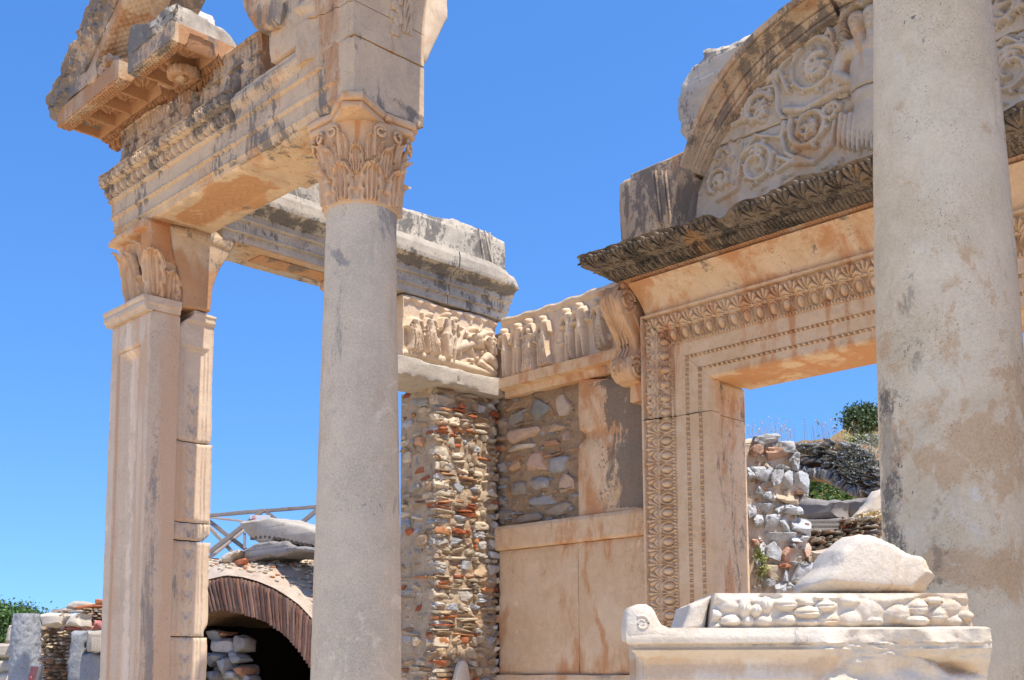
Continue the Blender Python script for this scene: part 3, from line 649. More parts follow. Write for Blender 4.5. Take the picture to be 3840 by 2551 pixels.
# frieze above
def fig(H,u,v,x,zt,zb,s,seed,h=.03):
    r=np.random.default_rng(seed);hh=zt-zb;w=hh*.24*s;hr=hh*.085*s
    hx=x+r.uniform(-.02,.02)*hh;ln=r.uniform(-.06,.06)*hh
    H=capH(H,u,v,[(hx,zt-hr)],hr*1.15,h*1.1)
    H=capH(H,u,v,[(hx,zt-hr*2),(hx,zt-hr*2.6)],[hr*.6,hr*.7],h*.8)
    H=capH(H,u,v,[(x,zt-hh*.24),(x+ln*.5,zt-hh*.42),(x+ln,zt-hh*.52)],[w*.62,w*.5,w*.58],h)
    H=capH(H,u,v,[(x-w*.5,zt-hh*.22),(x+w*.5,zt-hh*.22)],[w*.26,w*.26],h)
    for sg in(-1,1):
        k=x+ln+sg*w*.28;kk=k+r.uniform(-.3,.5)*w*sg
        H=capH(H,u,v,[(k,zt-hh*.54),(kk,zt-hh*.76),(kk+r.uniform(-.2,.2)*w,zb)],[w*.36,w*.27,w*.17],h*.95)
        e=x+sg*w*r.uniform(.75,1.1);a=r.uniform(-.1,.12)*hh
        H=capH(H,u,v,[(x+sg*w*.55,zt-hh*.22),(e,zt-hh*.40),(x+sg*w*r.uniform(.1,1.2),zt-hh*.46+a)],[w*.2,w*.16,w*.11],h*.85)
    if r.random()<.6:
        for k in range(3):
            o=(k-1)*w*.3;H=capH(H,u,v,[(x+o-.2*w,zt-hh*.5),(x+o*1.3,zt-hh*.75),(x+o*1.5+.1*w,zb+hh*.03)],[w*.14,w*.13,w*.10],h*1.15)
    return H
def HFf(u,v):
    H=0*u
    for i,x in enumerate(np.arange(.08,2.2,.135)):
        H=fig(H,u,v,x,.235+.02*math.sin(i*3),.01,1.35,i+60,.045)
    for i in range(26): 
        r=np.random.default_rng(i);H=capH(H,u,v,spiral((r.uniform(0,2.2),r.uniform(.04,.22)),.035,r.uniform(0,6),1.1,12),.010,.03)
    t=np.clip((v-.255)/.10,0,1);H=np.where(v>.255,.018+.028*leafy(u,t,.045),H);H=np.where((v>.235)&(v<.258),.03,H)
    H=np.where(v>.352,.05,H);return H
def shF(u,v):
    x=-8.17+u;cut=.13*np.exp(-((x+6.93)/.16)**2)+.05*np.exp(-((x+7.35)/.2)**2)
    return u,v*(1-cut/.37)
mb=MB();hslab(mb,(-8.17,3.80,3.80),X1,Z0,-Y1,2.0,.375,.38,HFf,res=.0065,seed=61,shape=shF,amp=.006,stn=lambda P:np.stack([.03+0*P[:,0],.04+.10*np.exp(-((P[:,0]+6.95)/.15)**2),0*P[:,0]],1));mb.build('carved_frieze',M_crn,ent)
# ---- arch over the middle bay
arch=thing('archivolt',(-3.57,4.0,3.75),'carved arch ring rising from the springer block above the slender column','arch')
CX,CZ,RI=-3.57,3.82,1.56
def ring(mb,a0,a1,H,d0,d1,y0,depth,res=.012,stn=None,seed=0,slant=0):
    na=int((a1-a0)*RI/res*1.2);nd=int((d1-d0)/res)+2
    A,Dd=np.meshgrid(np.linspace(a0,a1,na+1),np.linspace(d0,d1,nd),indexing='ij')
    Zh=H(A*RI,Dd)+.0015*2*fbm(np.stack([A*RI*25,Dd*25,0*A],-1),1,2,seed)
    P=np.stack([CX-(RI+Dd)*np.cos(A),y0-Zh,CZ+(RI+Dd)*np.sin(A)],-1)
    bk=np.stack([P[:,-1,0],P[:,-1,1]*0+y0+depth,P[:,-1,2]],-1)[:,None];b0=np.stack([P[:,0,0],P[:,0,1]*0+y0+depth,P[:,0,2]],-1)[:,None]
    mid=[P[:,-1:]*(1-t)+bk*t for t in np.linspace(.2,1,6)];mid2=[P[:,:1]*(1-t)+b0*t for t in np.linspace(1,.15,8)]
    G_=np.concatenate(mid2+[P]+mid,1);G_=np.concatenate([G_,G_[:,:1]],1)
    n1,n2=G_.shape[:2];V=G_.reshape(-1,3);e0=len(V);V=np.vstack([V,G_[0].mean(0),G_[-1].mean(0)]);j=np.arange(n2-1)
    T=np.concatenate([np.stack([np.full(n2-1,e0),j,j+1],1),np.stack([np.full(n2-1,e0+1),(n1-1)*n2+j+1,(n1-1)*n2+j],1)])
    mb.add(V,gq(n1,n2),T,stn=stn if not callable(stn) else stn(V))
def HA(s,d):
    H=archbase(d);
    for zc in(.033,.143):
        m=(d>zc-.006)&(d<zc+.02);H=np.where(m,H+.012*beads(s,np.clip((d-zc+.006)/.026,0,1),.036),H)
    t=np.clip((d-.32)/.2,0,1);H=np.where(d>.32,H+.02+.035*leafy(s,t,.11)*(d<.52),H);return H
def HA0(s,d): return archbase(d)+.03*sst(.33,.40,d)
mb=MB();ring(mb,-.075,.055,HA0,0,.50,3.75,.54,stn=lambda P:np.stack([.04+0*P[:,0],.0*P[:,0],.05+0*P[:,0]],1)*1.,seed=3);mb.build('springing_stone',M_ent,arch)
def HAs(u,v):
    H=0*u
    for i in range(60):
        r=np.random.default_rng(i+5);H=capH(H,u,v,[(r.uniform(.14,.20),r.uniform(.0,.42))],.016,.014)
    H=np.maximum(H,.014*sst(.02,.03,np.abs(u-.05))*sst(.26,.24,u)*0);return H
for k in range(7):
    a0=.058+k*.44;a1=min(a0+.436,np.pi+.07);mb=MB();ring(mb,a0,a1,HA,0,.55,3.75,.54,seed=k,stn=(.04,.0,.0));mb.build('voussoir',M_ent,arch)
# bunch of grapes carved on the inner face of the springing
mb=MB();r=np.random.default_rng(4)
for i in range(46):
    zz=r.uniform(3.80,4.35);yy=4.06+r.uniform(-.035,.04);a=math.asin(min(1,(zz-CZ)/RI));xx=CX-RI*math.cos(a)
    stone(mb,(xx+.002,yy,zz),np.eye(3),(.024,.034,.05),i,amp=.15,n=4)
for s in range(5): tube(mb,[(CX-RI*math.cos(math.asin((z-CZ)/RI))+.004,4.15+.03*math.sin(z*9+s),z) for z in np.linspace(3.86,4.4,9)],.008+.004*s/5,6)
mb.build('grape_carving',M_ent,arch)
mb=MB();P=pts('D',aX,-5.14,(1948,655),(1870,560),(1880,300),(1950,0),(1990,-330),(2290,-330),(2180,0),(2185,190),(2110,330),(2045,470),(1960,650))
prism(mb,P,(-.42,0,0),res=.02,jag=.006,amp=.006,bev=.01,seed=71,stn=(0.03,.0,.0));mb.build('rear_archivolt',M_frz,arch)
# left side chunk of broken cornice beside the arch
mb=MB();P=pts('D',aY,3.62,(-60,-260),(0,50),(40,170),(120,255),(180,310),(300,270),(385,240),(400,0),(420,-260));prism(mb,P,(0,.35,0),res=.03,jag=.012,amp=.02,bev=.03,seed=72,stn=(.06,.05,0));mb.build('broken_cornice',M_crn,arch)

# ---- pediment corner fragments resting on the entablature
ped=thing('pediment_corner',(-8.0,3.8,4.18),'weathered carved corner of the broken pediment, overhanging the square pillar','cornice fragment')
def under(mb,x0,x1,yf,yb,z,seed,stn):
    """soffit of the cornice: eggs, leaves, coffers and guilloche, carved downwards"""
    W=yb-yf
    def H(u,v): # v from back (wall) to front
        Hh=0*u;t=v
        m=t<.085;Hh=np.where(m,.045-.2*t+.060*eggs(u,np.clip(t/.085,0,1),.085),Hh)
        m=(t>=.085)&(t<.145);Hh=np.where(m,.015+.035*eggs(u,np.clip((t-.085)/.06,0,1),.048),Hh)
        cm=(t>=.155)&(t<W-.10);k=((u-.04)/.27)%1;tt=np.clip((t-.155)/(W-.255),0,1)
        cof=sst(.04,.12,np.minimum(np.minimum(k,1-k),np.minimum(tt,1-tt)*.8))
        Hh=np.where(cm,.03-.085*cof+.05*np.clip(1-np.hypot((k-.5)*3.4,(tt-.5)*2.4),0,1)**.5*(1+.3*np.cos(6*np.arctan2(k-.5,tt-.5))),Hh)
        m=t>=W-.10;Hh=np.where(m,.035+.012*np.maximum(np.cos(u*190+t*160),np.cos(u*190-t*160)),Hh)
        return Hh
    hslab(mb,(x0,yb,z),X1,-Y1,-Z0,x1-x0,W,.10,H,res=.0075,seed=seed,stn=stn,amp=.004)
mb=MB()
under(mb,-8.50,-7.45,3.40,3.90,4.235,3,lambda P:np.stack([.13+.16*sst(3.42,3.55,P[:,1]),-.05+0*P[:,0],0*P[:,0]],1))
mb.build('coffered_soffit',M_crn,ped)
mb=MB()
def wA(P,U):
    P=P.copy();rightside=sst(.1,1,U[:,0]);P[:,0]-=rightside*.34*(1-(U[:,1]+1)/2)*1.;P[:,0]-=rightside*.10*(U[:,2]+1)/2
    P[:,2]-=sst(.3,1,U[:,0])*.10*(U[:,2]>0)*(1+.6*np.sin(P[:,1]*30));return P
block(mb,(-7.93,3.66,4.395),(1.24,.54,.15),res=.02,r=.012,amp=.025,chip=.12,seed=81,warp=wA,stn=lambda P:np.stack([0*P[:,0],.15*sst(3.5,3.40,P[:,1])*sst(-7.6,-8.2,P[:,0]),.06*sst(-8.0,-7.6,P[:,0])],1))

for i,(x,y,z,s) in enumerate(((-7.50,3.62,4.36,.20),(-7.62,3.50,4.38,.16),(-7.42,3.78,4.33,.18),(-7.70,3.45,4.42,.13),(-7.55,3.74,4.44,.20),(-7.38,3.88,4.30,.12))):stone(mb,(x,y,z),np.eye(3),(s*1.3,s,s*.9),i+3,amp=.35,n=10,pw=.4)
mb.build('cornice_block',M_crn,ped)
# raking cornice : profile swept up the slope
dr=np.array([.72,0,.50]);dr/=np.linalg.norm(dr);nrk=np.array([-.50,0,.72]);nrk/=np.linalg.norm(nrk)
def HR(u,v):
    H=.05*sst(0,.16,v)
    r=np.random.default_rng(5)
    for i in range(46):
        H=capH(H,u,v,spiral((i*.036+r.uniform(-.01,.01),r.uniform(.05,.17)),r.uniform(.025,.045),r.uniform(0,6),1.2,12,1 if i%2 else -1),.009,.045+.03*r.random())
    H=H+.02*sst(.20,.21,v);return H
mb=MB();hslab(mb,(-8.47,3.415,4.24),dr,nrk,-Y1,1.55,.235,.60,HR,res=.0075,seed=82,amp=.016,jag=.01,stn=(.0,.15,.0),shape=lambda u,v:(u-.06*np.sin(v*14)*(1-u/1.55),v*(1+.08*np.sin(u*17)+.05*np.sin(u*41))))
mb.build('carved_sima',M_crn,ped)
mb=MB()
def HU(u,v):
    H=0*u;a=(u+v*.9)/.05;b=(u-v*.9)/.05;H=.012*np.minimum(np.abs((a%1)-.5),np.abs((b%1)-.5))*2
    H=np.where(v>.20,.035+.02*leafy(u,np.clip((v-.2)/.08,0,1),.04),H);return H
pos=np.array([-8.37,3.44,4.20])
hslab(mb,pos+np.array([.08,0,.06]),dr,Y1,-nrk,1.32,.29,.08,HU,res=.0075,seed=83,stn=(.04,-.03,.0));mb.build('lozenge_soffit',M_crn,ped)
mb=MB()
c=np.array([-8.47,3.44,4.24]);P=[c+nrk*.03,c+dr*.95+nrk*-.02,c+dr*1.10+nrk*.05,c+dr*1.13+nrk*.30,c+dr*.4+nrk*.27,c+nrk*.2]
prism(mb,P,(0,.86,0),res=.022,jag=.025,amp=.03,bev=.03,seed=84,stn=lambda P:np.stack([0*P[:,0],.16*sst(4.05,4.25,P[:,1])+.0,.08*sst(4.2,3.8,P[:,1])],1))
mb.build('raking_block',M_wht,ped)
mb=MB()
bb(mb,(-8.25,3.80,4.40),(-7.45,4.05,4.72),res=.03,amp=.02,chip=.08,seed=85,stn=(.08,0,0));block(mb,(-7.60,3.86,4.57),(.26,.2,.16),res=.03,amp=.03,chip=.06,seed=86)
mb.build('tympanum_core',M_crn,ped)

mod=thing('coffered_cornice_block',(-7.05,3.8,4.18),'cornice block with hollow carved underside, between the pediment corner and the arch','cornice fragment')
mb=MB();under(mb,-7.24,-6.62,3.37,3.87,4.165,9,lambda P:np.stack([.28*sst(3.40,3.47,P[:,1]),.14*sst(3.44,3.38,P[:,1]),0*P[:,0]],1));mb.build('coffered_soffit',M_crn,mod)
mb=MB()
def wC(P,U):
    P=P.copy();t=(U[:,1]+1)/2;P[:,0]-=np.where(U[:,0]>0,.22*t,0)*U[:,0];P[:,2]+=.05*np.sin(P[:,0]*9+P[:,1]*7)*(U[:,2]>0);return P
block(mb,(-6.93,3.73,4.325),(.62,.74,.17),res=.018,r=.015,amp=.035,chip=.14,seed=91,warp=wC,stn=lambda P:np.stack([0*P[:,0],.17*sst(3.52,3.40,P[:,1]),0*P[:,0]],1),ns=7)
mb.build('body',M_gry,mod)
mb=MB();r=np.random.default_rng(3)
for k in range(16):
    a=k*.52;stone(mb,(-6.92+.07*math.cos(a),3.62+.07*math.sin(a),4.10),np.eye(3),(.07,.07,.07),k,amp=.25,n=4,stn=(.15,0,0))
stone(mb,(-6.92,3.62,4.08),np.eye(3),(.10,.10,.08),44,amp=.3,stn=(.1,0,.1));mb.build('carved_rosette',M_crn,mod)

# ---- right bay beyond the picture edge: beam and pillar that shade the near column
rb=thing('right_entablature',(-.6,4.0,3.31),'plain stone beam over the right bay of the porch','entablature')
mb=MB();hslab(mb,(-2.05,3.75,3.31),X1,Z0,-Y1,2.95,.44,.50,lambda u,v:archbase(np.minimum(v,u+.001)),res=.03,seed=5);mb.build('architrave',M_ent,rb)
mb=MB();bb(mb,(-1.5,3.78,3.76),(.9,4.2,4.15),res=.08,seed=8);mb.build('frieze',M_ent,rb)
rp=thing('corner_pillar',(.7,4.05,-1.25),'plain square corner pillar at the far right end of the porch','pillar')
mb=MB();bb(mb,(.42,3.78,-1.25),(1.02,4.32,2.7),res=.1,seed=2);mb.build('shaft',M_pil,rp)
mb=MB();block(mb,(.72,4.05,3.0),(.6,.54,.60),res=.05,seed=3,warp=lambda P,U:P*np.stack([1+.18*(U[:,2]+1)/2,1+.18*(U[:,2]+1)/2,1+0*U[:,0]],1));mb.build('capital',M_cap,rp)
# ================================================================== SIDE WALL (faces +X) and its entablature
XS,YW=-7.60,7.287
se=thing('side_entablature',(-7.8,5.8,3.31),'grey lichened stone beam running back from the square pillar above the brick pier','entablature')
prof=[(-.42,0),(0,0),(0,.078),(.026,.082),(.026,.092),(.020,.098),(.020,.174),(.050,.178),(.050,.190),(.042,.196),(.042,.238),(.070,.246),(.085,.270),(.125,.290),(.160,.300),(.168,.330),(.172,.40),(.160,.455),(-.42,.455)]
def stS(P):
    o=np.zeros((len(P),3));z=P[:,2]-3.31;o[:,1]=.05+.14*np.exp(-((z-.265)/.035)**2)+.05*np.exp(-((z-.13)/.04)**2)-.04*sst(.32,.40,z);o[:,2]=.05*sst(.3,.35,z);o[:,0]=np.where(z<.01,.14*(1-sst(5.2,5.9,P[:,1]))+.05,.0)+.05*np.exp(-((z-.29)/.02)**2)  # crown's shade painted on fasciae and crown underside, lit top paler
    return o
for (a,b,sd_) in((4.35,6.645,1),(6.66,7.40,2)):
    mb=MB()
    def ew(V,ts,a=a,b=b):
        if b>7:
            k=sst(.45,1,ts)[:,None];z=(V[...,2]-3.31)/.455
            V=V.copy();V[...,1]+=k*(.07*np.sin(z*3.0)-.05*np.abs(z-.5)+.03*fbm(V,9,2,3));V[...,0]-=sst(.75,1,ts)[:,None]*.05*z;V[...,2]-=k*np.clip(z-.6,0,1)*.12
        return V
    sweep(mb,prof,(XS,a,3.31),Y1,X1,Z0,b-a,res=.03,fine=.009,amp=.003,seed=sd_,stn=stS,endwarp=ew);mb.build('architrave_block',M_gry,se)
mb=MB();P=[(XS+.02,a,z) for a,z in((4.55,3.80),(5.3,3.79),(6.0,3.785),(6.62,3.78),(6.75,3.76),(7.30,3.775),(7.385,3.80),(7.39,3.95),(7.375,4.09),(7.2,4.115),(6.9,4.13),(6.72,4.135),(6.62,4.11),(6.5,4.09),(6.3,4.085),(6.1,4.07),(5.6,4.08),(5.3,4.09),(4.9,4.07),(4.62,4.06))]
prism(mb,P,(-.42,0,0),res=.03,jag=.010,amp=.008,bev=.02,seed=12,stn=lambda P:np.stack([0*P[:,0],.07+.05*np.sin(P[:,1]*7),.05+0*P[:,0]],1))
for i,(ya,yb) in enumerate(((7.02,7.05),(7.10,7.14),(7.16,7.175))):
    tube(mb,[(XS+.02,ya+.0,4.12),(XS+.025,ya+(yb-ya)*2.2,3.83)],.013,6,stn=(.05,.05,0))
mb.build('frieze_block',M_gry,se)
mb=MB();bb(mb,(XS-.3,4.75,3.296),(XS-.10,5.55,3.316),res=.03,seed=5,stn=(.35,.1,0));
block(mb,(XS-.16,5.75,3.26),(.34,.62,.12),res=.03,amp=.025,chip=.06,r=.04,seed=6,stn=(.06,0,0));mb.build('broken_soffit',M_ent,se)

# relief slab on the side wall, figures traced in the plane of the slab
def slabuv(g,f,pl,uax,u0,z0):
    def conv(*L): 
        return [((aa:=f(q(g,*p),pl))@uax-u0,aa[2]-z0) for p in L]
    return conv
cv=slabuv('4',aX,XS,Y1,6.14,2.735)
def figpx(H,u,v,cv,hx,hy,fx,fy,wd,seed,h=.035,head=True,robe=False,legs=True):
    wd=wd*1.25;h=h*1.75
    r=np.random.default_rng(seed);(x,zt),(xb,zb)=cv((hx,hy),(fx,fy));hh=zt-zb;w=wd
    if head:H=capH(H,u,v,[(x,zt-.034)],.036,h*1.2)
    sx=x+(xb-x)*.2;hx_=x+(xb-x)*.5;zs=zt-.075;zh=zt-hh*.50
    H=capH(H,u,v,[(sx-w*.38,zs),(sx+w*.38,zs)],[w*.26,w*.26],h)
    H=capH(H,u,v,[(sx,zs-.01),(hx_,(zs+zh)/2),(hx_,zh)],[w*.55,w*.42,w*.50],h)
    for s in(-1,1):
        k=r.uniform(.05,.35)*s*w
        if legs:H=capH(H,u,v,[(hx_+s*w*.22,zh),((hx_+xb)/2+k,(zh+zb)/2),(xb+k*1.2,zb)],[w*.32,w*.24,w*.14],h*.95)
        H=capH(H,u,v,[(sx+s*w*.55,zs),(sx+s*w*r.uniform(.7,1.),zs-hh*.20),(sx+s*w*r.uniform(-.1,.8),zs-hh*r.uniform(.12,.34))],[w*.20,w*.16,w*.10],h*.9)
    if robe:
        for k in range(5):
            o=(k-2)*w*.22;H=capH(H,u,v,[(hx_+o-.25*w,zh+hh*.14),(hx_+o*1.1,(zh+zb)/2),(xb+o*1.5,zb)],[w*.10,w*.13,w*.12],h*1.05)
    return H
def HS1(u,v):
    H=0*u;P=cv
    H=figpx(H,u,v,P,305,930,315,1205,.085,1,.05,head=False,robe=True);H=figpx(H,u,v,P,408,925,440,1225,.075,2,.045,robe=True)
    H=capH(H,u,v,P((372,930),(390,1000),(400,1060)),[.02,.02,.015],.035)
    H=figpx(H,u,v,P,535,925,550,1260,.08,3,.05);H=figpx(H,u,v,P,600,955,585,1270,.06,4,.035)
    H=capH(H,u,v,P((380,1090),(430,1100),(470,1150),(440,1230)),[.03,.06,.06,.04],.05)
    H=capH(H,u,v,P((610,1190),(660,1170),(730,1150),(790,1175)),[.05,.055,.05,.02],.055)
    H=capH(H,u,v,P((625,1180),(650,1100),(670,1050),(640,1030)),[.035,.03,.028,.012],.05)
    H=capH(H,u,v,P((640,1200),(650,1250)),[.02,.012],.04);H=capH(H,u,v,P((720,1180),(750,1250)),[.02,.012],.04)
    H=capH(H,u,v,P((745,1060),),.05,.06);H=capH(H,u,v,P((690,1075),(720,1110),(760,1090)),[.03,.04,.03],.05)
    H=figpx(H,u,v,P,735,1035,790,1180,.07,7,.05)
    H=capH(H,u,v,spiral(P((770,1010))[0],.07,0,1.,20,k=.1),.012,.025)
    H=capH(H,u,v,P((790,1100),(830,1080),(870,1100),(900,1130)),[.03,.045,.04,.03],.05);H=figpx(H,u,v,P,850,1060,880,1230,.07,8,.045)
    H=capH(H,u,v,P((825,1270),(850,1250),(890,1270),(915,1330)),[.04,.05,.05,.03],.055);H=capH(H,u,v,P((800,1290),(850,1330),(910,1370)),[.03,.035,.03],.045)
    H=capH(H,u,v,P((530,1120),(580,1140),(560,1250)),[.035,.04,.025],.045)
    H=capH(H,u,v,P((250,1215),(500,1260),(700,1320),(920,1385)),[.03,.035,.035,.03],.03)
    for i in range(40):
        r=np.random.default_rng(i+3);H=capH(H,u,v,P((r.uniform(240,925),r.uniform(1150,1330)+(0)),),r.uniform(.01,.03),.03)
    # raised worn rim on top
    H=np.maximum(H,.030*sst(.50,.53,v+.02*np.sin(u*40)));H=np.maximum(H,.04*sst(.035,.0,u))
    return H
mb=MB();hslab(mb,(XS-.035,6.14,2.735),Y1,Z0,X1,1.155,.55,.33,HS1,res=.006,seed=101,amp=.004,stn=(0,-.05,.04),shape=lambda u,v:(u,v*(1+.02*np.sin(u*9))))
o=mb.build('relief_slab',M_frz);o['label']='sunlit figure relief slab above the brick pier, left of the wall corner';o['category']='relief'
cw=slabuv('4',aY,YW,X1,-7.57,2.70)
def HS2(u,v):
    H=0*u;P=cw
    for a in((975,1045,985,1390,.07,1,0),(1075,1005,1060,1375,.085,2,0),(1155,970,1160,1370,.07,13,1),(1165,1040,1150,1355,.075,3,1),(1257,950,1275,1310,.08,4,1),(1430,895,1465,1265,.075,5,0),(1525,855,1535,1255,.09,6,0),(1660,830,1700,1180,.075,8,1)):
        H=figpx(H,u,v,P,a[0],a[1],a[2],a[3],a[4],a[5],.045,robe=bool(a[6]))
    H=capH(H,u,v,P((1370,1080),(1365,1120)),[.03,.04],.03);H=capH(H,u,v,P((1345,1165),(1400,1150)),[.02,.02],.035);H=capH(H,u,v,P((1360,1180),(1365,1290)),[.045,.045],.035)
    H=capH(H,u,v,P((1560,890),(1575,980)),[.022,.022],.045);H=capH(H,u,v,P((1600,910),(1640,980),(1610,1050)),[.02,.025,.02],.035)
    H=capH(H,u,v,P((1680,1080),(1740,1100),(1700,1180)),[.03,.03,.02],.035);H=capH(H,u,v,P((1395,940),(1385,1180)),[.008,.008],.02)
    H=np.maximum(H,.020*sst(.53,.56,v));H=np.maximum(H,.03*sst(.03,.0,v));return H
mb=MB();bb(mb,(-7.95,YW+.06,2.45),(-7.45,YW+.36,3.2),res=.05,seed=2,stn=(0,.1,0));hslab(mb,(-7.57,YW+.02,2.70),X1,Z0,-Y1,1.53,.60,.34,HS2,res=.006,seed=102,amp=.004,stn=(.03,-.05,.0),shape=lambda u,v:(u,v*(1-.018*np.sin(u*3)+.012*np.sin(u*23))))
o=mb.build('relief_slab',M_frz);o['label']='shaded figure relief slab right of the wall corner, beside the scroll bracket';o['category']='relief'
# ledges
def grain(P):return np.stack([0*P[:,0],.03+.02*np.sin(P[:,1]*5+P[:,0]*4),0*P[:,0]],1)
mb=MB();block(mb,(XS-.12,6.62,2.60),(.50,1.32,.175),res=.03,r=.012,amp=.006,chip=.04,seed=111,stn=grain)
bb(mb,(XS+.125,6.66,2.575),(XS+.131,6.69,2.62),res=.02,seed=1,stn=(0,.3,0))
o=mb.build('ledge_stone',M_gst);o['label']='rough grey ledge stone on top of the brick pier, below the sunlit relief';o['category']='ledge'
mb=MB();sweep(mb,[(-.3,0),(.03,0),(.03,.06),(.115,.075),(.115,.165),(-.3,.165)],(-7.475,YW,2.51),X1,-Y1,Z0,1.44,res=.03,fine=.015,amp=.005,seed=4,stn=lambda P:np.stack([.10+0*P[:,0],.02+.10*sst(-6.6,-6.1,P[:,0])*sst(2.6,2.67,P[:,2]),0*P[:,0]],1))
o=mb.build('ledge_stone',M_warm);o['label']='warm toned ledge stone running from the wall corner to the scroll bracket';o['category']='ledge'

# ---- rubble masonry
GREY=[(.50,.53,.58),(.42,.44,.48),(.62,.63,.65),(.55,.52,.48)];CREAM=[(.80,.70,.55),(.75,.62,.46),(.70,.58,.44)];BRICK=[(.62,.22,.10),(.66,.30,.14),(.55,.17,.08),(.70,.40,.22)]
TAN=[(.60,.44,.29),(.52,.38,.25)]
def pick(r,*L):
    P=[c for l in L for c in l];c=np.array(P[r.integers(len(P))])*r.uniform(.85,1.15);return np.clip(c,0,.95)
def masonry(mb,O,U,V,N,w,rows,seed,prot=.03,edge=None,u0=0.,skip=.0):
    """coursed rubble: rows (ztop,zbottom,kind) from O along V; b=brick s=stone m=mixed; faces nearly flush with the mortar"""
    r=np.random.default_rng(seed);O,U,V,N=map(lambda a:np.asarray(a,float),(O,U,V,N));ax=np.array([U,V,N])
    def put(u,sw,zc,h,k):
        cc=pick(r,BRICK,TAN,CREAM)*r.uniform(.7,1.) if k=='b' else pick(r,GREY,CREAM,CREAM,TAN,TAN);p=prot*r.uniform(.2,1.)
        c=O+U*(u+sw/2)+V*(zc+.010*math.sin(u*9+zc*5))+N*(p-.072);ta=r.uniform(-.07,.07);a2=np.array([U*math.cos(ta)+V*math.sin(ta),-U*math.sin(ta)+V*math.cos(ta),N])
        if k=='b':stone(mb,c,a2,(sw*.99,h*.88,.18),r.integers(9999),cc,pw=.16,amp=.08,n=6)
        else:stone(mb,c,a2,(sw*1.02,h*1.0,.18),r.integers(9999),cc,pw=r.uniform(.16,.32),amp=.18,n=10,ns=3.)
    for (zt,zb,kd) in rows:
        h=zt-zb;u=u0+r.uniform(-.010,.004)
        while u<w-.01:
            if kd=='b':sw=r.uniform(.12,.30)
            elif kd=='m':sw=r.uniform(.06,.18)
            else:sw=r.uniform(.12,.24)
            sw=min(sw,w-u+.02)
            if sw>.03:
                if kd=='b':
                    if h>.055:put(u,sw,zt-h*.27,h*.5,'b');put(u+r.uniform(-.02,.02),sw,zt-h*.76,h*.48,'b')
                    else:put(u,sw,(zt+zb)/2,h,'b' if r.random()>.12 else 's')
                elif h>.10 and r.random()<.38:
                    f=r.uniform(.35,.65);put(u,sw,zt-h*f/2,h*f*.96,'s' if r.random()<.8 else 'b');put(u,sw*r.uniform(.8,1),zb+h*(1-f)/2,h*(1-f)*.96,'s' if r.random()<.7 else 'b')
                else:put(u,sw,(zt+zb)/2,h*.96,'s' if kd=='s' or r.random()<.5 else 'b')
            u+=sw+r.uniform(-.004,.012)
    zt0,zb0=rows[0][0],max(rows[-1][1],-.3)
    for _ in range(int(w*(zt0-zb0)*500)):
        s_=r.uniform(.010,.032);c=O+U*r.uniform(0,w)+V*r.uniform(zb0,zt0)+N*r.uniform(-.03,-.004);stone(mb,c,ax,(s_*1.8,s_,s_),r.integers(9999),pick(r,TAN,CREAM,GREY[3:],BRICK[3:])*.8,n=3,pw=.5)
def mortar(mb,O,U,V,N,w,h,depth,seed,amp=.045,res=.016):
    def H(u,v):return amp*1.6*fbm(np.stack([u*7,v*11,0*u+seed],-1),1,4,seed)
    hslab(mb,O,U,V,N,w,h,depth,H,res=res,seed=seed,amp=.006)
def addrows(*b):
    L=[]
    for i in range(len(b)-1):L.append((b[i][0],b[i+1][0],b[i][1]))
    return L
Z5=lambda y:float(aX(q('5',480,y),XS)[2])
ROW=[(50,'b'),(88,'b'),(128,'s'),(195,'b'),(232,'s'),(290,'b'),(332,'m'),(395,'s'),(525,'b'),(562,'s'),(650,'b'),(690,'b'),(735,'s'),(835,'s'),(935,'b'),(962,'s'),(1030,'b'),(1070,'b'),(1105,'s'),(1215,'b'),(1268,'b'),(1300,'b'),(1340,'m'),(1395,'s'),(1500,'b'),(1545,'b'),(1575,'s')]
rows=[(Z5(a[0]),Z5(b[0]),a[1]) for a,b in zip(ROW[:-1],ROW[1:])]
zz=rows[-1][1];k=0
while zz>-1.25:
    h=.05 if k%3 else .13;rows.append((zz,zz-h,'b' if k%3 else 's'));zz-=h;k+=1
rows=[(a,b,c) for a,b,c in rows];rr2=[]
for a,b,c in rows:
    if a-b>.15:
        m_=b+(a-b)*.42;rr2+=[(a,m_,c),(m_,b,'m')]
    else:rr2.append((a,b,c))
rows=rr2
pier=thing('brick_pier',(XS-.3,6.9,-1.25),'rough pier of bricks and grey rubble under the grey ledge, left of the wall corner','wall')
mb=MB();mortar(mb,(XS-.008,6.53,-1.25),Y1,Z0,X1,.44,3.78,.5,3);mortar(mb,(XS-.025,6.95,-1.25),Y1,Z0,X1,.34,3.78,.40,4);mb.build('mortar_core',M_mop,pier);mb=MB();mortar(mb,(XS-.52,6.582,-1.25),X1,Z0,-Y1,.50,3.76,.5,5);mb.build('mortar_core',M_mor,pier)  # sunlit side tan, shaded front darker: light put into the mortar colours
mb=MB();masonry(mb,(XS,6.52,0),Y1,Z0,X1,.475,rows,5,prot=.022);mb.build('stonework',M_rub,pier)
mb=MB();rows2=[(a-.004,b-.004,c if c=='s' else 'm') for a,b,c in rows];masonry(mb,(XS-.016,6.985,0),Y1,Z0,X1,.31,rows2,6,prot=.025);mb.build('stonework',M_rub,pier)
mb=MB();masonry(mb,(XS-.50,6.56,0),X1,Z0,-Y1,.50,[(a,b,'m' if c=='b' and i%2 else c) for i,(a,b,c) in enumerate(rows)],7,prot=.055);
mb.build('stonework',M_rub,pier)

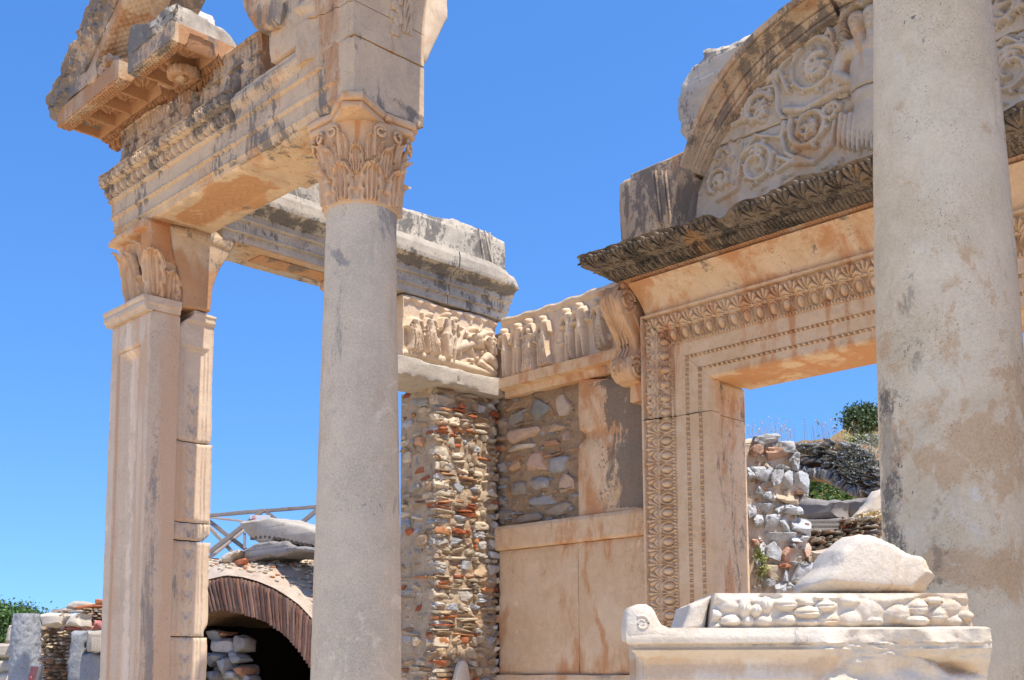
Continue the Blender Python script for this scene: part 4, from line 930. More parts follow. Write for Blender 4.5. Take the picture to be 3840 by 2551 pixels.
# ---- cella front wall
wall=thing('rubble_wall',(-6.9,7.5,-1.25),'exposed rubble core of the rear wall between the brick pier and orange stained slab','wall')
mb=MB();mortar(mb,(-8.1,YW+.048,-1.25),X1,Z0,-Y1,2.4,3.78,.45,8,amp=.045)
mb.build('mortar_core',M_mor,wall)
mb=MB();r=np.random.default_rng(12)
def ws(x,y,w_,h_,col,sd,pw=.4,am=.10,dx=.05):
    c=aY(q('5',x,y),YW+.10);s=c[1]/ (FPX*.734) # rough metric per px unused
    a=aY(q('5',x-w_/2,y),YW+.10);b=aY(q('5',x+w_/2,y),YW+.10);t_=aY(q('5',x,y-h_/2),YW+.10);u_=aY(q('5',x,y+h_/2),YW+.10)
    stone(mb,(c[0],YW+.10-dx*.5,c[2]),np.array([X1,Z0,-Y1]),(abs(b[0]-a[0]),abs(t_[2]-u_[2]),.14),sd,col,pw=pw,amp=am,n=8)
dk=(.30,.29,.27)
for i,s in enumerate([(870,195,120,130,(.33,.33,.31)),(1000,170,85,120,(.62,.50,.40)),(790,320,175,85,(.72,.52,.38)),(790,380,170,30,(.75,.64,.50)),(860,460,135,110,(.66,.45,.34)),(860,570,125,95,(.48,.46,.45)),(975,470,95,85,(.45,.44,.43)),(1000,560,110,90,(.62,.46,.36)),(745,470,70,70,(.68,.44,.26)),(760,600,90,80,(.42,.38,.33)),(890,660,150,55,(.40,.40,.42)),(975,700,130,70,(.46,.38,.30)),(750,240,80,90,(.40,.36,.32)),(940,360,90,35,(.60,.35,.22)),(930,430,70,22,(.62,.36,.24)),(960,280,90,50,(.62,.44,.30)),(745,170,90,50,(.55,.36,.22)),(680,260,60,60,(.45,.36,.28)),(675,340,60,40,(.55,.35,.22)),(680,390,55,30,(.5,.25,.14)),(680,480,55,60,(.42,.38,.34)),(690,560,60,50,(.40,.33,.26)),(675,650,60,60,(.40,.33,.27)),(700,730,80,60,(.35,.30,.26)),(820,740,140,50,(.38,.32,.27)),(860,90,90,35,(.3,.26,.22)),(680,160,60,60,(.40,.32,.25)),(1010,320,60,60,(.55,.40,.3)),(660,1000,40,60,(.5,.4,.3))]):
    ws(*s[:4],s[4],i+40)
for i in range(190):
    x,y=r.uniform(655,1045),r.uniform(110,770);ws(x,y,r.uniform(16,60),r.uniform(10,34),pick(r,TAN,TAN,BRICK[3:],GREY[:1])*.8,i,dx=.005)
mb.build('stonework',M_rub,wall)
# marble facing
def stPanel(P):
    x=P[:,0];z=P[:,2];n=fbm(P,3.2,4,4);o=np.zeros((len(P),3))
    g=sst(-6.27,-6.19,x+.10*n*1.3-.04*(z-1.8));o[:,1]=.42*g*(1-sst(1.35,1.30,z));o[:,0]=.24*(1-g)*np.exp(-((x+6.40+.14*n)/.16)**2)+.05;o[:,2]=.18*np.exp(-((x+6.33)/.10)**2-((z-2.05)/.22)**2)
    return o
mb=MB();P=[aY(q('5',x,y),YW-.005) for x,y in((1045,30),(1046,100),(1043,200),(1052,290),(1085,310),(1085,330),(1050,370),(1044,440),(1046,600),(1046,738),(1240,716),(1425,692),(1440,20))]
prism(mb,P,(0,.09,0),res=.03,jag=.003,amp=.0035,bev=.008,seed=9,stn=stPanel)
P=np.array([aY(q('5',x,y),YW-.005) for x,y in((1045,100),(1440,20),(1420,690),(1046,738))])
def HPn(u,v):return .004*fbm(np.stack([u*8,v*8,0*u],-1),1,3,3)
o=mb.build('wall_slab',M_warm);o['label']='upper marble wall slab, half orange and half black with stain, under the scroll bracket';o['category']='slab'
def stSill(P):
    o=np.zeros((len(P),3));x=P[:,0];o[:,1]=.12*np.exp(-((x+6.5+.2*(P[:,2]-1.2))/.06)**2)+.13*sst(-6.1,-5.8,x)+.05*np.exp(-((x+6.8)/.08)**2);o[:,0]=.06;return o
mb=MB();sweep(mb,[(-.15,0),(.03,0),(.045,.02),(.050,.19),(.035,.222),(-.15,.222)],(-7.60,YW,1.082),X1,-Y1,Z0,1.91,res=.03,fine=.012,amp=.004,seed=14,stn=stSill)
o=mb.build('sill_course',M_warm);o['label']='thick worn marble band across the wall between the brick pier and the door frame';o['category']='ledge'
def stLow(P):
    x=P[:,0];z=P[:,2];n=fbm(P,4,3,6);o=np.zeros((len(P),3))
    o[:,0]=.02+.13*np.exp(-((x+6.52-.22*sst(.9,.1,z)+.05*n)/.035)**2)*sst(-.1,.2,z)+.10*sst(.25,-.05,z+.4*n)*1.+.04*sst(-6.9,-7.3,x)
    o[:,1]=.10*sst(-6.2,-5.9,x)*sst(.3,.8,z)+.10*np.exp(-((x+7.45)/.1)**2-((z-.9)/.08)**2)+.05*np.exp(-((x+7.2)/.1)**2-((z-.75)/.3)**2);o[:,2]=.05;return o
for (a,b,l) in((-7.60,-6.612,'lower marble wall slab next to the foot of the brick pier'),(-6.606,-5.72,'lower marble wall slab with a running rust streak, beside the door frame')):
    mb=MB();hslab(mb,(a,YW-.002,-.05),X1,Z0,-Y1,b-a,1.128,.12,lambda u,v:0*u,res=.03,seed=int(abs(a)*10),amp=.002,stn=stLow);o=mb.build('marble_slab',M_warm);o['label']=l;o['category']='panel'
mb=MB();bb(mb,(-7.62,YW-.04,-.30),(-5.72,YW+.15,-.055),res=.05,seed=4,stn=(.03,.03,0));bb(mb,(-7.62,YW-.02,-1.25),(-5.72,YW+.15,-.305),res=.1,seed=5)
o=mb.build('plinth_course',M_warm);o['label']='low marble plinth course at the foot of the rear wall';o['category']='ledge'
mb=MB();P=[aX(q('5',x,y),XS+.10) for x,y in((415,1640),(425,1560),(440,1500),(455,1470),(475,1467),(490,1490),(500,1560),(505,1640))];prism(mb,P,(-.07,0,0),res=.02,jag=.003,amp=.004,bev=.015,seed=4)
o=mb.build('marble_fragment',M_wht);o['label']='small pale pointed slab leaning against the foot of the brick pier';o['category']='fragment'

# ================================================================== DOORWAY
door=thing('door_frame',(-3.62,7.3,-1.25),'richly carved marble door frame with egg and palmette bands around the doorway','door frame')
XC=-3.615;XL=-5.105;ZL=2.245;YB=7.195;ZB=-1.25
def doorH(s,d):
    """s along, d distance from the opening edge"""
    H=0*d+.004;H=H-.020*np.exp(-(d/.012)**2)
    H=np.where((d>.082)&(d<.105),H-.008+.030*beads(s,np.clip((d-.082)/.023,0,1),.045),H);H=H+.012*sst(.100,.106,d)
    H=np.where((d>.196)&(d<.219),H-.008+.030*beads(s,np.clip((d-.196)/.023,0,1),.040),H);H=H+.014*sst(.214,.22,d)
    H=np.where((d>.325)&(d<.350),H-.004+.020*dent(s,np.clip((d-.325)/.025,0,1),.026),H)
    ov=np.clip((d-.350)/.110,0,1);H=H+.030*ov*(d>.350)
    H=np.where((d>.352)&(d<.458),H+.052*eggs(s,1-np.clip((d-.352)/.106,0,1)*1.,.116)-.016,H)
    H=np.where((d>=.458)&(d<.466),H+.018,H)
    H=H+.025*sst(.46,.60,d)*(d>.46)
    H=np.where((d>=.466)&(d<.578),H-.016+.054*palmet(s,np.clip((d-.466)/.112,0,1),.116,.5),H)
    H=H+.022*sst(.580,.585,d);return H
W=.605
def jamb(side,z0,z1,name,lintel=False):
    mb=MB();res=.0045;nd=int(W/res)+1;d=np.linspace(0,W,nd)
    if not lintel:
        ns=int((z1-z0)/.0055)+1;t=np.linspace(0,1,ns)
        T,Dd=np.meshgrid(t,d,indexing='ij')
        zt=(ZL+Dd) if z1>=ZL-.001 else z1+0*Dd
        zz=z0+(zt-z0)*T;S=zz;H=doorH(S,Dd);x=(XL-Dd) if side<0 else (2*XC-XL+Dd)
        P=np.stack([x,YB-.0-H,zz],-1)
    else:
        ns=int((2*(XC-XL)+2*W)/.0055)+1;T,Dd=np.meshgrid(np.linspace(0,1,ns),d,indexing='ij')
        xa=XL-Dd;xb=2*XC-XL+Dd;x=xa+(xb-xa)*T;H=doorH(x-XC+10*.116,Dd);P=np.stack([x,YB-H,ZL+Dd],-1)
    P[...,1]-=.0015*2*fbm(P,20,2,3)
    # worn arris and reveal
    inner=P[:,0];outer=P[:,-1]
    DEP=.545
    def col_(e,y):q_=e.copy();q_[:,1]=y;return q_
    if lintel: rv=[np.stack([inner[:,0],0*inner[:,0]+y,inner[:,2]+dz],-1) for y,dz in((7.74,.0),(7.6,-.006),(7.45,.0),(7.31,.002),(7.30,.004),(7.215,.0))]
    else:
        sx=1 if side<0 else -1
        rv=[np.stack([inner[:,0]+sx*dx,0*inner[:,0]+y,inner[:,2]],-1) for y,dx in((7.74,-.055),(7.6,-.055),(7.45,-.055),(7.325,-.055),(7.315,0),(7.215,0))]
    bk=[col_(outer,7.35),col_(outer,7.74)]
    G_=np.stack(rv+[P[:,i] for i in range(nd)]+bk,1);G_=np.concatenate([G_,G_[:,:1]],1)
    n1,n2=G_.shape[:2]
    V=G_.reshape(-1,3);V[:,1]+=.0;e0=len(V);V=np.vstack([V,G_[0].mean(0),G_[-1].mean(0)]);j=np.arange(n2-1)
    Tt=np.concatenate([np.stack([np.full(n2-1,e0),j,j+1],1),np.stack([np.full(n2-1,e0+1),(n1-1)*n2+j+1,(n1-1)*n2+j],1)])
    o=np.zeros((len(V),3));o[:,0]=.03+.05*fbm(V,2,2,4)
    if lintel:
        o[:,0]+=.10*np.exp(-((V[:,2]-ZL)/.05)**2);
        for xs in(-4.35,-4.05,-3.9):o[:,0]+=.14*np.exp(-((V[:,0]-xs)/.03)**2)*(V[:,2]<2.62)
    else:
        rvm=(V[:,1]>7.30);o[rvm,1]=.105;o[rvm,0]=.05+.10*np.exp(-((V[rvm,2]-2.1)/.12)**2)  # jamb shade painted into the reveal, on top of its speckled weathering
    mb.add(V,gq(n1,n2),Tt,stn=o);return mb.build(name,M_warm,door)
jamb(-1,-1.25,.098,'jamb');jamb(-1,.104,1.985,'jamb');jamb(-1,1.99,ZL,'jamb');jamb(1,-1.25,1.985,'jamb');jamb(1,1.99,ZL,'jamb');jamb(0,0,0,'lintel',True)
# splayed plain band above the carved bands
mb=MB();x0=XL-W+.03;x1=2*XC-x0
def splay(n=90):
    t=np.linspace(0,1,n);z=np.linspace(2.858,3.075,14);X,Zz=np.meshgrid(x0+(x1-x0)*t,z,indexing='ij');k=(Zz-2.858)/.217;Yy=7.125-.225*k-.03*np.sin(k*np.pi)*-1
    Pf=np.stack([X,Yy+.004*2*fbm(np.stack([X,Yy,Zz],-1),6,3,2),Zz],-1)
    G_=np.concatenate([Pf,np.stack([X[:,-1:],0*X[:,-1:]+7.7,Zz[:,-1:]],-1),np.stack([X[:,:1],0*X[:,:1]+7.7,Zz[:,:1]],-1),Pf[:,:1]],1);n1,n2=G_.shape[:2];V=G_.reshape(-1,3);e0=len(V);V=np.vstack([V,G_[0,:-1].mean(0),G_[-1,:-1].mean(0)]);j=np.arange(n2-1)
    T=np.concatenate([np.stack([np.full(n2-1,e0),j,j+1],1),np.stack([np.full(n2-1,e0+1),(n1-1)*n2+j+1,(n1-1)*n2+j],1)])
    o=np.zeros((len(V),3));nn=fbm(V,2,3,5)
    for xs,wd,s in((-4.9,.07,.10),(-4.35,.10,.14),(-4.05,.05,.10),(-3.75,.08,.12),(-3.3,.1,.1)):o[:,1]+=s*np.exp(-((V[:,0]-xs+.5*(V[:,2]-3)+.3*nn)/wd)**2)
    o[:,0]=.05+.06*sst(3.0,3.1,V[:,2]);o[:,2]=.10*np.exp(-((V[:,0]+5.35)/.15)**2);mb.add(V,gq(n1,n2),T,stn=o)
splay();mb.build('plain_frieze',M_warm,door)
# crowning cornice: lower orange fillet and black carved sima, with worn profile
def cornH(s,d):
    # d 0..1 up the face; returns forward offset
    return 0
mb=MB()
def cornice(mb,dz0,dz1,f0,f1,orn,seed,stn,res=.0075,jagtop=0):
    """strip from z dz0 (forward f0) to dz1 (forward f1) around left return, front, right return"""
    zc,o_=7.0,0
    nd=int(math.hypot(dz1-dz0,f1-f0)/res)+2;k=np.linspace(0,1,nd)
    xl=-5.72;Ln=2*(XC-xl);yb=7.55;yf=7.0
    # path param: return left (yb->yf), front, return right
    segs=[((xl,yb),(xl,yf),(-1,0)),((xl,yf),(2*XC-xl,yf),(0,-1)),((2*XC-xl,yf),(2*XC-xl,yb),(1,0))]
    cols=[];nor=[]
    for i,(a,b,n_) in enumerate(segs):
        L=math.hypot(b[0]-a[0],b[1]-a[1]);m=int(L/res)
        t=np.linspace(0,1,m+1);f=f0+(f1-f0)*k
        T,F_=np.meshgrid(t,f,indexing='ij');K=np.broadcast_to(k,T.shape)
        # mitre
        ax_=np.array(a)[None,None,:]+T[...,None]*(np.array(b)-np.array(a))
        if i==0: ax_=np.stack([ax_[...,0]-F_,yb+(yf-F_-yb)*T],-1)
        elif i==1: ax_=np.stack([xl-F_+(Ln+2*F_)*T,yf-F_],-1)
        else: ax_=np.stack([ax_[...,0]+F_,yf-F_+(yb-yf+F_)*T],-1)
        s=ax_[...,0]*abs(n_[1])+ax_[...,1]*abs(n_[0])
        H=orn(s,K)
        Pz=dz0+(dz1-dz0)*K
        P=np.stack([ax_[...,0]+n_[0]*H,ax_[...,1]+n_[1]*H,Pz],-1)
        jt=.085*(np.clip(fbm(np.stack([ax_[...,0]*3,ax_[...,1]*3,0*K],-1),1,5,seed+1)*1.5,-.5,.8)+.8*np.exp(-((ax_[...,0]+4.62)/.10)**2)-.25*sst(-4.55,-4.45,ax_[...,0]))*jagtop
        P[...,2]-=jt*K**2
        P=P+.006*2*fbm(P,18,3,seed)[...,None]*np.array([n_[0],n_[1],0])
        cols.append(P)
    G_=np.concatenate(cols,0);top=G_[:,-1].copy();bot=G_[:,0].copy()
    cen=lambda e:np.stack([np.clip(e[:,0],xl+.3,2*XC-xl-.3),0*e[:,0]+7.5,e[:,2]],-1)
    G_=np.concatenate([cen(bot)[:,None],G_,cen(top)[:,None]],1);n1,n2=G_.shape[:2];V=G_.reshape(-1,3)
    mb.add(V,gq(n1,n2),stn=stn(V) if callable(stn) else stn)
cornice(mb,3.068,3.102,.00,.05,lambda s,k:0*s,3,(.16,-.05,0));cornice(mb,3.102,3.127,.055,.08,lambda s,k:.012*dent(s,k,.03),3,(.16,-.05,0));mb.build('fillet',M_warm,door)
mb=MB()
def orn2(s,k):
    H=0*s;t=np.clip(k/.33,0,1);H=np.where(k<.33,.044*eggs(s,1-t,.062)-.01+.02*t,.022);H=np.where((k>=.33)&(k<.42),H+.012*beads(s,np.clip((k-.33)/.09,0,1),.03),H)
    t2=np.clip((k-.42)/.52,0,1);H=np.where(k>=.42,H-.020+.065*palmet(s,t2,.135)*(1-.9*np.exp(-((s+4.60)/.09)**2))*(.6+.8*np.clip(fbm(np.stack([s*4,0*s,0*s],-1),1,2,3)+.5,0,1)),H);return H
def stC(P):
    n=fbm(P,3,3,7);o=np.zeros((len(P),3));x=P[:,0];o[:,1]=.06;o[:,0]=.16*np.exp(-((x+4.95+.1*n)/.10)**2)*sst(3.30,3.21,P[:,2])+.14*np.exp(-((x+4.3)/.2)**2)*sst(3.26,3.15,P[:,2])+.05*np.sin(x*5);o[:,1]-=.07*sst(.0,.2,fbm(P,2.2,3,8));o[:,2]=.16*sst(3.32,3.35,P[:,2])+.10*np.exp(-((x+4.62)/.12)**2);return o
cornice(mb,3.130,3.325,.085,.315,orn2,8,stC,res=.0065,jagtop=1);mb.build('carved_cornice',M_blk,door)
mb=MB();bb(mb,(-5.78,6.95,3.20),(-1.45,7.5,3.415),res=.03,chip=.05,amp=.012,seed=6,stn=(.02,.03,0));mb.build('cornice_bed',M_tym,door)
# scroll bracket
br=thing('scroll_bracket',(-5.85,7.1,2.2),'scrolled marble bracket with leaf carving hanging below the left end of the black cornice','bracket')
def bracket(root,x0,x1,mir=False):
    mb=MB();mx=lambda x:(2*XC-x if mir else x)
    # side profile in (y,z): S shape
    prof=[(7.25,3.06),(6.92,3.06),(6.86,3.03),(6.84,2.97),(6.86,2.91),(6.91,2.83),(6.98,2.74),(7.03,2.67),(7.05,2.60),(7.03,2.54),(6.985,2.50),(6.965,2.44),(6.98,2.37),(7.03,2.33),(7.12,2.31),(7.25,2.32)]
    P=[(mx(x0),y,z) for y,z in prof];prism(mb,P,(mx(x1)-mx(x0),0,0),res=.012,jag=.001,amp=.003,bev=.010,seed=3,stn=(.05,0,0))
    mb.build('body',M_cap,root)
    for xx in(x0,x1):
        mb=MB()
        sg=1 if (xx==x1)!=mir else -1
        for (cy,cz,rr,dr_,a0) in((6.965,2.97,.105,1,-2.0),(7.075,2.43,.100,-1,2.4)):
            L=spiral((cy,cz),rr,a0,2.1,40,dr_,.88);tube(mb,[(mx(xx)+sg*.004,a,b) for a,b in L],np.linspace(.017,.009,40),7)
            stone(mb,(mx(xx),cy,cz),np.eye(3),(.03,.035,.035),2)
        tube(mb,[(mx(xx),7.02,2.90),(mx(xx),7.10,2.78),(mx(xx),7.14,2.66),(mx(xx),7.10,2.54)],.010,6)
        mb.build('scroll',M_cap,root)
    mb=MB()
    # leaf over the front and bead ridges
    def fb(th,z):
        zz=np.array([3.10,3.0,2.93,2.85,2.76,2.68,2.60,2.5,2.44,2.38,2.33])[::-1];yy=np.array([6.90,6.84,6.855,6.90,6.97,7.02,7.05,6.985,6.965,6.98,7.05])[::-1]
        y=np.interp(z,zz,yy);x=(mx(x0)+mx(x1))/2+th*.12
        return np.stack([x,y+0*x,z+0*x],-1),np.stack([0*x,-1+0*x,.15+0*x],-1)
    acanthus(mb,fb,0,3.08,-.42,.75,.010,2,nu=21,nv=30,curl=.006)
    for o_ in(-.035,0,.035):tube(mb,[fb(np.array([o_/.12]),np.array([z]))[0][0]+np.array([0,-.004,0]) for z in np.linspace(2.74,2.5,10)],.010,6)
    acanthus(mb,fb,0,2.36,.16,.6,.012,5,nu=15,nv=14,curl=.006)
    mb.build('leaf_carving',M_cap,root)
bracket(br,-5.94,-5.735)
mb=MB();bb(mb,(-5.88,7.13,2.17),(-5.73,7.28,2.335),res=.02,seed=3,chip=.03,stn=(.06,0,0));mb.build('stop_block',M_cap,br)
mb=MB();bb(mb,(-6.02,6.90,3.055),(-5.72,7.3,3.10),res=.03,seed=3,stn=(.12,0,0));mb.build('bracket_cap',M_warm,br)
br2=thing('scroll_bracket',(2*XC+5.85,7.1,2.2),'scrolled bracket hidden behind the near column at the right end of the cornice','bracket');bracket(br2,-5.94,-5.735,True)

# ================================================================== TYMPANUM
tym=thing('tympanum',(XC,7.3,3.4),'semicircular relief above the doorway: a curly haired figure rising out of acanthus scrolls','tympanum')
ty=slabuv('3',aY,7.10,X1,-5.30,3.40)
inner=np.array([(-5.235,3.40),(-5.198,3.538),(-5.12,3.73),(-5.035,3.901),(-4.938,4.03),(-4.786,4.17),(-4.547,4.368),(-4.318,4.483),(-4.033,4.582),(-3.808,4.638),(-3.615,4.645)])
inn=np.vstack([inner,[(2*XC-x,z) for x,z in inner[-2::-1]]])
def ztop(x):return np.interp(x,inn[:,0],inn[:,1])
def HT(u,v):
    uc_=XC+5.30;u=np.where(u>uc_,2*uc_-u,u);H=0*u;P=ty;r_=.016
    def sp(cx,cy,rad,a0,turn,dr_,rr=.020,h=.05,k=.78):
        nonlocal H
        c=P((cx,cy))[0];S_=spiral(c,rad,a0,turn,34,dr_,k);H=capH(H,u,v,S_,np.linspace(rr,rr*.6,34)*(1+.22*np.sin(np.arange(34)*2.1)),h)
        for i_ in range(1,26,3):
            e_=S_[i_]-c;e_/=max(np.linalg.norm(e_),1e-6);t_2=np.array([-e_[1],e_[0]])*dr_;L_=rad*.30*(1-.02*i_)
            for g_ in(.5,-.1):H=capH(H,u,v,[S_[i_]+e_*rr*.4,S_[i_]+e_*(rr*.6+L_*.5)+t_2*L_*g_*.6,S_[i_]+e_*(rr*.5+L_*.75)+t_2*L_*g_*1.7],[rr*.45,rr*.5,rr*.15],h*.85)
        H=H-.012*np.exp(-(((u-c[0])**2+(v-c[1])**2)**.5/.010)**2)
    # lower row scrolls
    sp(810,915,.105,-2.2,1.5,-1);sp(1000,840,.165,2.4,1.6,-1,.024,.055);sp(1270,640,.17,2.6,1.7,1,.026,.06);sp(1380,570,.07,0,1.5,1,.02,.05);sp(820,790,.06,0,1.2,1,.014,.04)
    sp(1010,560,.13,.5,1.2,1,.03,.06);sp(1290,330,.20,2.4,1.05,-1,.022,.05,.15);sp(1310,340,.10,1,1.1,1,.03,.06)
    for L,ra in([((800,1020),(900,960),(920,800),(1000,690),(1120,700)),.016],[((1110,800),(1200,830),(1300,820),(1380,740),(1400,620)),.022],[((1110,870),(1210,800),(1290,830)),.02],[((1120,700),(1150,640),(1110,560),(1110,470),(1080,380)),.02],[((1150,560),(1250,560),(1400,470),(1600,390)),.03],[((880,640),(950,600),(1000,470),(1090,440)),.016],[((1160,460),(1120,360),(1180,280),(1290,180)),.02],[((1400,330),(1390,180),(1370,150)),.018],[((1140,600),(1130,700),(1150,780),(1250,830)),.02]):
        H=capH(H,u,v,P(*L),ra,.045)
    # leaves and flowers
    r=np.random.default_rng(9)
    for cx,cy,n,R in((1000,770,5,.07),(1020,560,7,.09),(1310,340,7,.10),(1270,650,6,.07),(810,920,5,.05),(1410,450,5,.06),(1090,390,5,.07),(940,600,4,.05)):
        for i in range(n):
            a=i*2*np.pi/n+r.uniform(0,1);c=np.array(P((cx,cy))[0]);e=c+R*np.array([math.cos(a),math.sin(a)]);m_=(c+e)/2+.01
            H=capH(H,u,v,[c,m_,e],[.018,.024,.008],.055)
    for i in range(190):
        cx,cy=r.uniform(720,1580),r.uniform(150,980);c=np.array(P((cx,cy))[0]);a=r.uniform(0,6.28);H=capH(H,u,v,[c,c+.035*np.array([math.cos(a),math.sin(a)])],[.012,.005],.03)
    # the figure: mirrored about its axis for the half hidden by the near column
    ax0=XC+5.30+.02
    def both(L,rr,h):
        nonlocal H
        L=np.array(P(*L));H=capH(H,u,v,L,rr,h)
    both(((1600,330),(1590,450)),[.19,.17],.10)      # torso
    both(((1600,250),(1480,260),(1440,310)),[.07,.08,.06],.095) # shoulder
    both(((1440,310),(1420,390),(1480,420)),[.06,.05,.04],.09)
    both(((1600,520),(1590,600)),[.16,.17],.085)
    both(((1540,200),(1540,240)),[.055,.06],.10)       # neck
    both(((1530,120),(1535,165)),[.078,.062],.135)      # face
    for i in range(26):                                   # curls
        a=i/25*np.pi*1.25-.3;c=np.array(P((1530,120))[0])+np.array([-math.cos(a)*.105,math.sin(a)*.115]);H=capH(H,u,v,spiral(c,.020,a,1.1,10),.008,.12)
    for i in range(8):
        for s in(-1,1):
            c=np.array(P((1530,170))[0])+np.array([s*.105+.012*math.sin(i*2),-.022*i+.04]);H=capH(H,u,v,spiral(c,.020,i,1.1,10),.009,.11)
    f=np.array(P((1530,125))[0])
    for s in(-1,1):H=H-.016*np.exp(-(((u-f[0]-s*.030)/.014)**2+((v-f[1]-.005)/.008)**2))
    H=capH(H,u,v,[f+np.array([0,.01]),f+np.array([0,-.03])],[.006,.012],.15);H=H-.010*np.exp(-(((u-f[0])/.02)**2+((v-f[1]+.052)/.005)**2))
    # apron of acanthus leaves
    for i in range(9):
        x=1440+i*24;both(((x,590+(i%2)*10),(x-8,680),(x-14,740+((i*37)%30))),[.026,.030,.014],.075)
    jx=u-5.30*0
    # joint between the two courses
    jz=np.interp(u-5.30,[-5.3,-4.98,-4.6,-4.2,-3.9,-3.6],[3.86]*6)-3.40
    return H
JP=np.array([ (a@X1,a[2]) for a in pts('3',aY,7.08,(770,745),(880,705),(1140,605),(1270,560),(1400,500),(1595,435))])
jz=lambda x:np.interp(x,JP[:,0],JP[:,1])
WT=3.36
def shp_lo(u,v):
    x=-5.30+u;t=v/.80;lim=np.clip(x,inn[0,0]+0,inn[-1,0]);z1=np.minimum(jz(x)-.003,ztop(x)-.0);return np.clip(u,.0,WT),t*(z1-3.40)
def shp_up(u,v):
    x=-5.30+u;t=v/.80;zt=ztop(x);z0=np.minimum(jz(x)+.003,zt-.001);return u,(z0+(zt-z0)*t)-3.40
sT=lambda P:np.stack([.03+.10*np.exp(-((P[:,0]+4.0)/.25)**2)*sst(4.05,3.8,P[:,2])*sst(3.6,3.7,P[:,2]),0*P[:,0],.05+0*P[:,0]],1)
mb=MB();hslab(mb,(-5.30,7.12,3.40),X1,Z0,-Y1,WT,.80,.12,HT,res=.0068,seed=121,shape=shp_lo,amp=.003,stn=sT);mb.build('lower_slab',M_tym,tym)
mb=MB();hslab(mb,(-5.30,7.11,3.40),X1,Z0,-Y1,WT,.80,.12,HT,res=.0068,seed=122,shape=shp_up,amp=.003,stn=sT);mb.build('upper_slab',M_tym,tym)
# arch band of mouldings around it
def bandpath():
    outb=.983*np.array([(-5.30,3.40),(-5.275,3.60),(-5.235,3.82),(-5.17,4.00),(-5.07,4.20),(-4.985,4.34),(-4.89,4.48),(-4.74,4.61),(-4.47,4.765),(-4.21,4.85),(-3.9,4.91),(-3.615,4.92)])
    return outb
ob=bandpath();ob=np.vstack([ob,[(2*XC-x,z) for x,z in ob[-2::-1]]])
def reson(P,n):
    P=np.asarray(P);L=np.concatenate([[0],np.cumsum(np.linalg.norm(np.diff(P,axis=0),axis=1))]);t=np.linspace(0,L[-1],n);return np.stack([np.interp(t,L,P[:,0]),np.interp(t,L,P[:,1])],1)
n=420;A_=reson(inn,n);B_=reson(ob,n);Pf=[(0,.0),(0,.03),(.06,.05),(.08,.085),(.20,.095),(.23,.045),(.26,.10),(.46,.13),(.49,.06),(.53,.14),(.62,.15),(.76,.25),(.79,.19),(.83,.26),(1.,.275)]
ks=np.linspace(0,1,60);hs=np.interp(ks,[p[0] for p in Pf],[p[1] for p in Pf])
def archband(mb,i0,i1,seed,stn):
    a=A_[i0:i1];b=B_[i0:i1];XZ=a[:,None]*(1-ks[None,:,None])+b[:,None]*ks[None,:,None]
    Y=7.13-hs[None,:]+.006*2*fbm(np.stack([XZ[...,0]*9,XZ[...,1]*9,0*XZ[...,0]],-1),1,3,seed)
    Pp=np.stack([XZ[...,0],Y,XZ[...,1]],-1);bk=Pp[:,-1:].copy();bk[...,1]=7.40;b0=Pp[:,:1].copy();b0[...,1]=7.40
    m1=Pp[:,-1:]*.5+bk*.5
    G_=np.concatenate([b0,Pp,m1,bk,b0],1);n1,n2=G_.shape[:2];V=G_.reshape(-1,3);e0=len(V);V=np.vstack([V,G_[0].mean(0),G_[-1].mean(0)]);j=np.arange(n2-1)
    T=np.concatenate([np.stack([np.full(n2-1,e0),j,j+1],1),np.stack([np.full(n2-1,e0+1),(n1-1)*n2+j+1,(n1-1)*n2+j],1)])
    mb.add(V,gq(n1,n2),T,stn=stn(V));return mb
sB=lambda P:np.stack([.05*np.sin(P[:,0]*9)+.03,.08+.06*sst(3.9,3.6,P[:,2])+.03*np.sin(P[:,2]*14),0*P[:,0]],1)
for i0,i1 in((0,44),(46,190),(192,330),(332,420)):
    mb=MB();archband(mb,i0,i1,i0+2,sB);mb.build('arch_moulding',M_ent,tym)
# rough backing of the arch, outer broken edge
P3=[aY(q('3',x,y),7.17) for x,y in((640,760),(610,680),(585,560),(600,430),(650,340),(670,310),(705,295),(720,250),(840,210),(900,190),(1000,140),(1090,90),(1110,40),(1180,0),(1260,-60),(1400,-90))]
P3+= [np.array([-3.0,7.17,5.05]),np.array([-2.3,7.17,4.6]),np.array([-2.3,7.17,4.2]),np.array([-3.615,7.17,4.90]),np.array([-4.6,7.17,4.66]),np.array([-5.0,7.17,4.40]),np.array([-5.15,7.17,4.2])]
mb=MB();prism(mb,P3,(0,.38,0),res=.03,jag=.022,amp=.05,bev=.06,seed=131,ns=9,stn=lambda P:np.stack([0*P[:,0],.09+.07*np.sin(P[:,0]*6+P[:,2]*9),0*P[:,0]],1));mb.build('rough_backing',M_tym,tym)
fb_=thing('dark_block',(-5.6,7.3,3.4),'dark weathered double block standing on the cornice left of the relief arch','block')
def dkst(P):return np.stack([.04+.10*np.exp(-((P[:,0]+5.30)/.05)**2),.15+.05*np.sin(P[:,0]*11),.22*np.exp(-((P[:,0]+5.25)/.03)**2)*sst(3.7,3.9,P[:,2])],1)
mb=MB();P=[aY(q('3',x,y),7.05) for x,y in((330,1260),(355,885),(560,800),(645,762),(700,740),(655,1120))];P[0][2]=3.38;P[-1][2]=3.38
prism(mb,P,(0,.42,0),res=.03,jag=.004,amp=.006,bev=.012,seed=132,stn=dkst)
for x in(470,487,520,537):
    a=aY(q('3',x,870),7.047);b=aY(q('3',x+32,1140),7.047);tube(mb,[a,(a+b)/2,b],.012,6,stn=(0,.1,0))
mb.build('front_stone',M_ent,fb_)
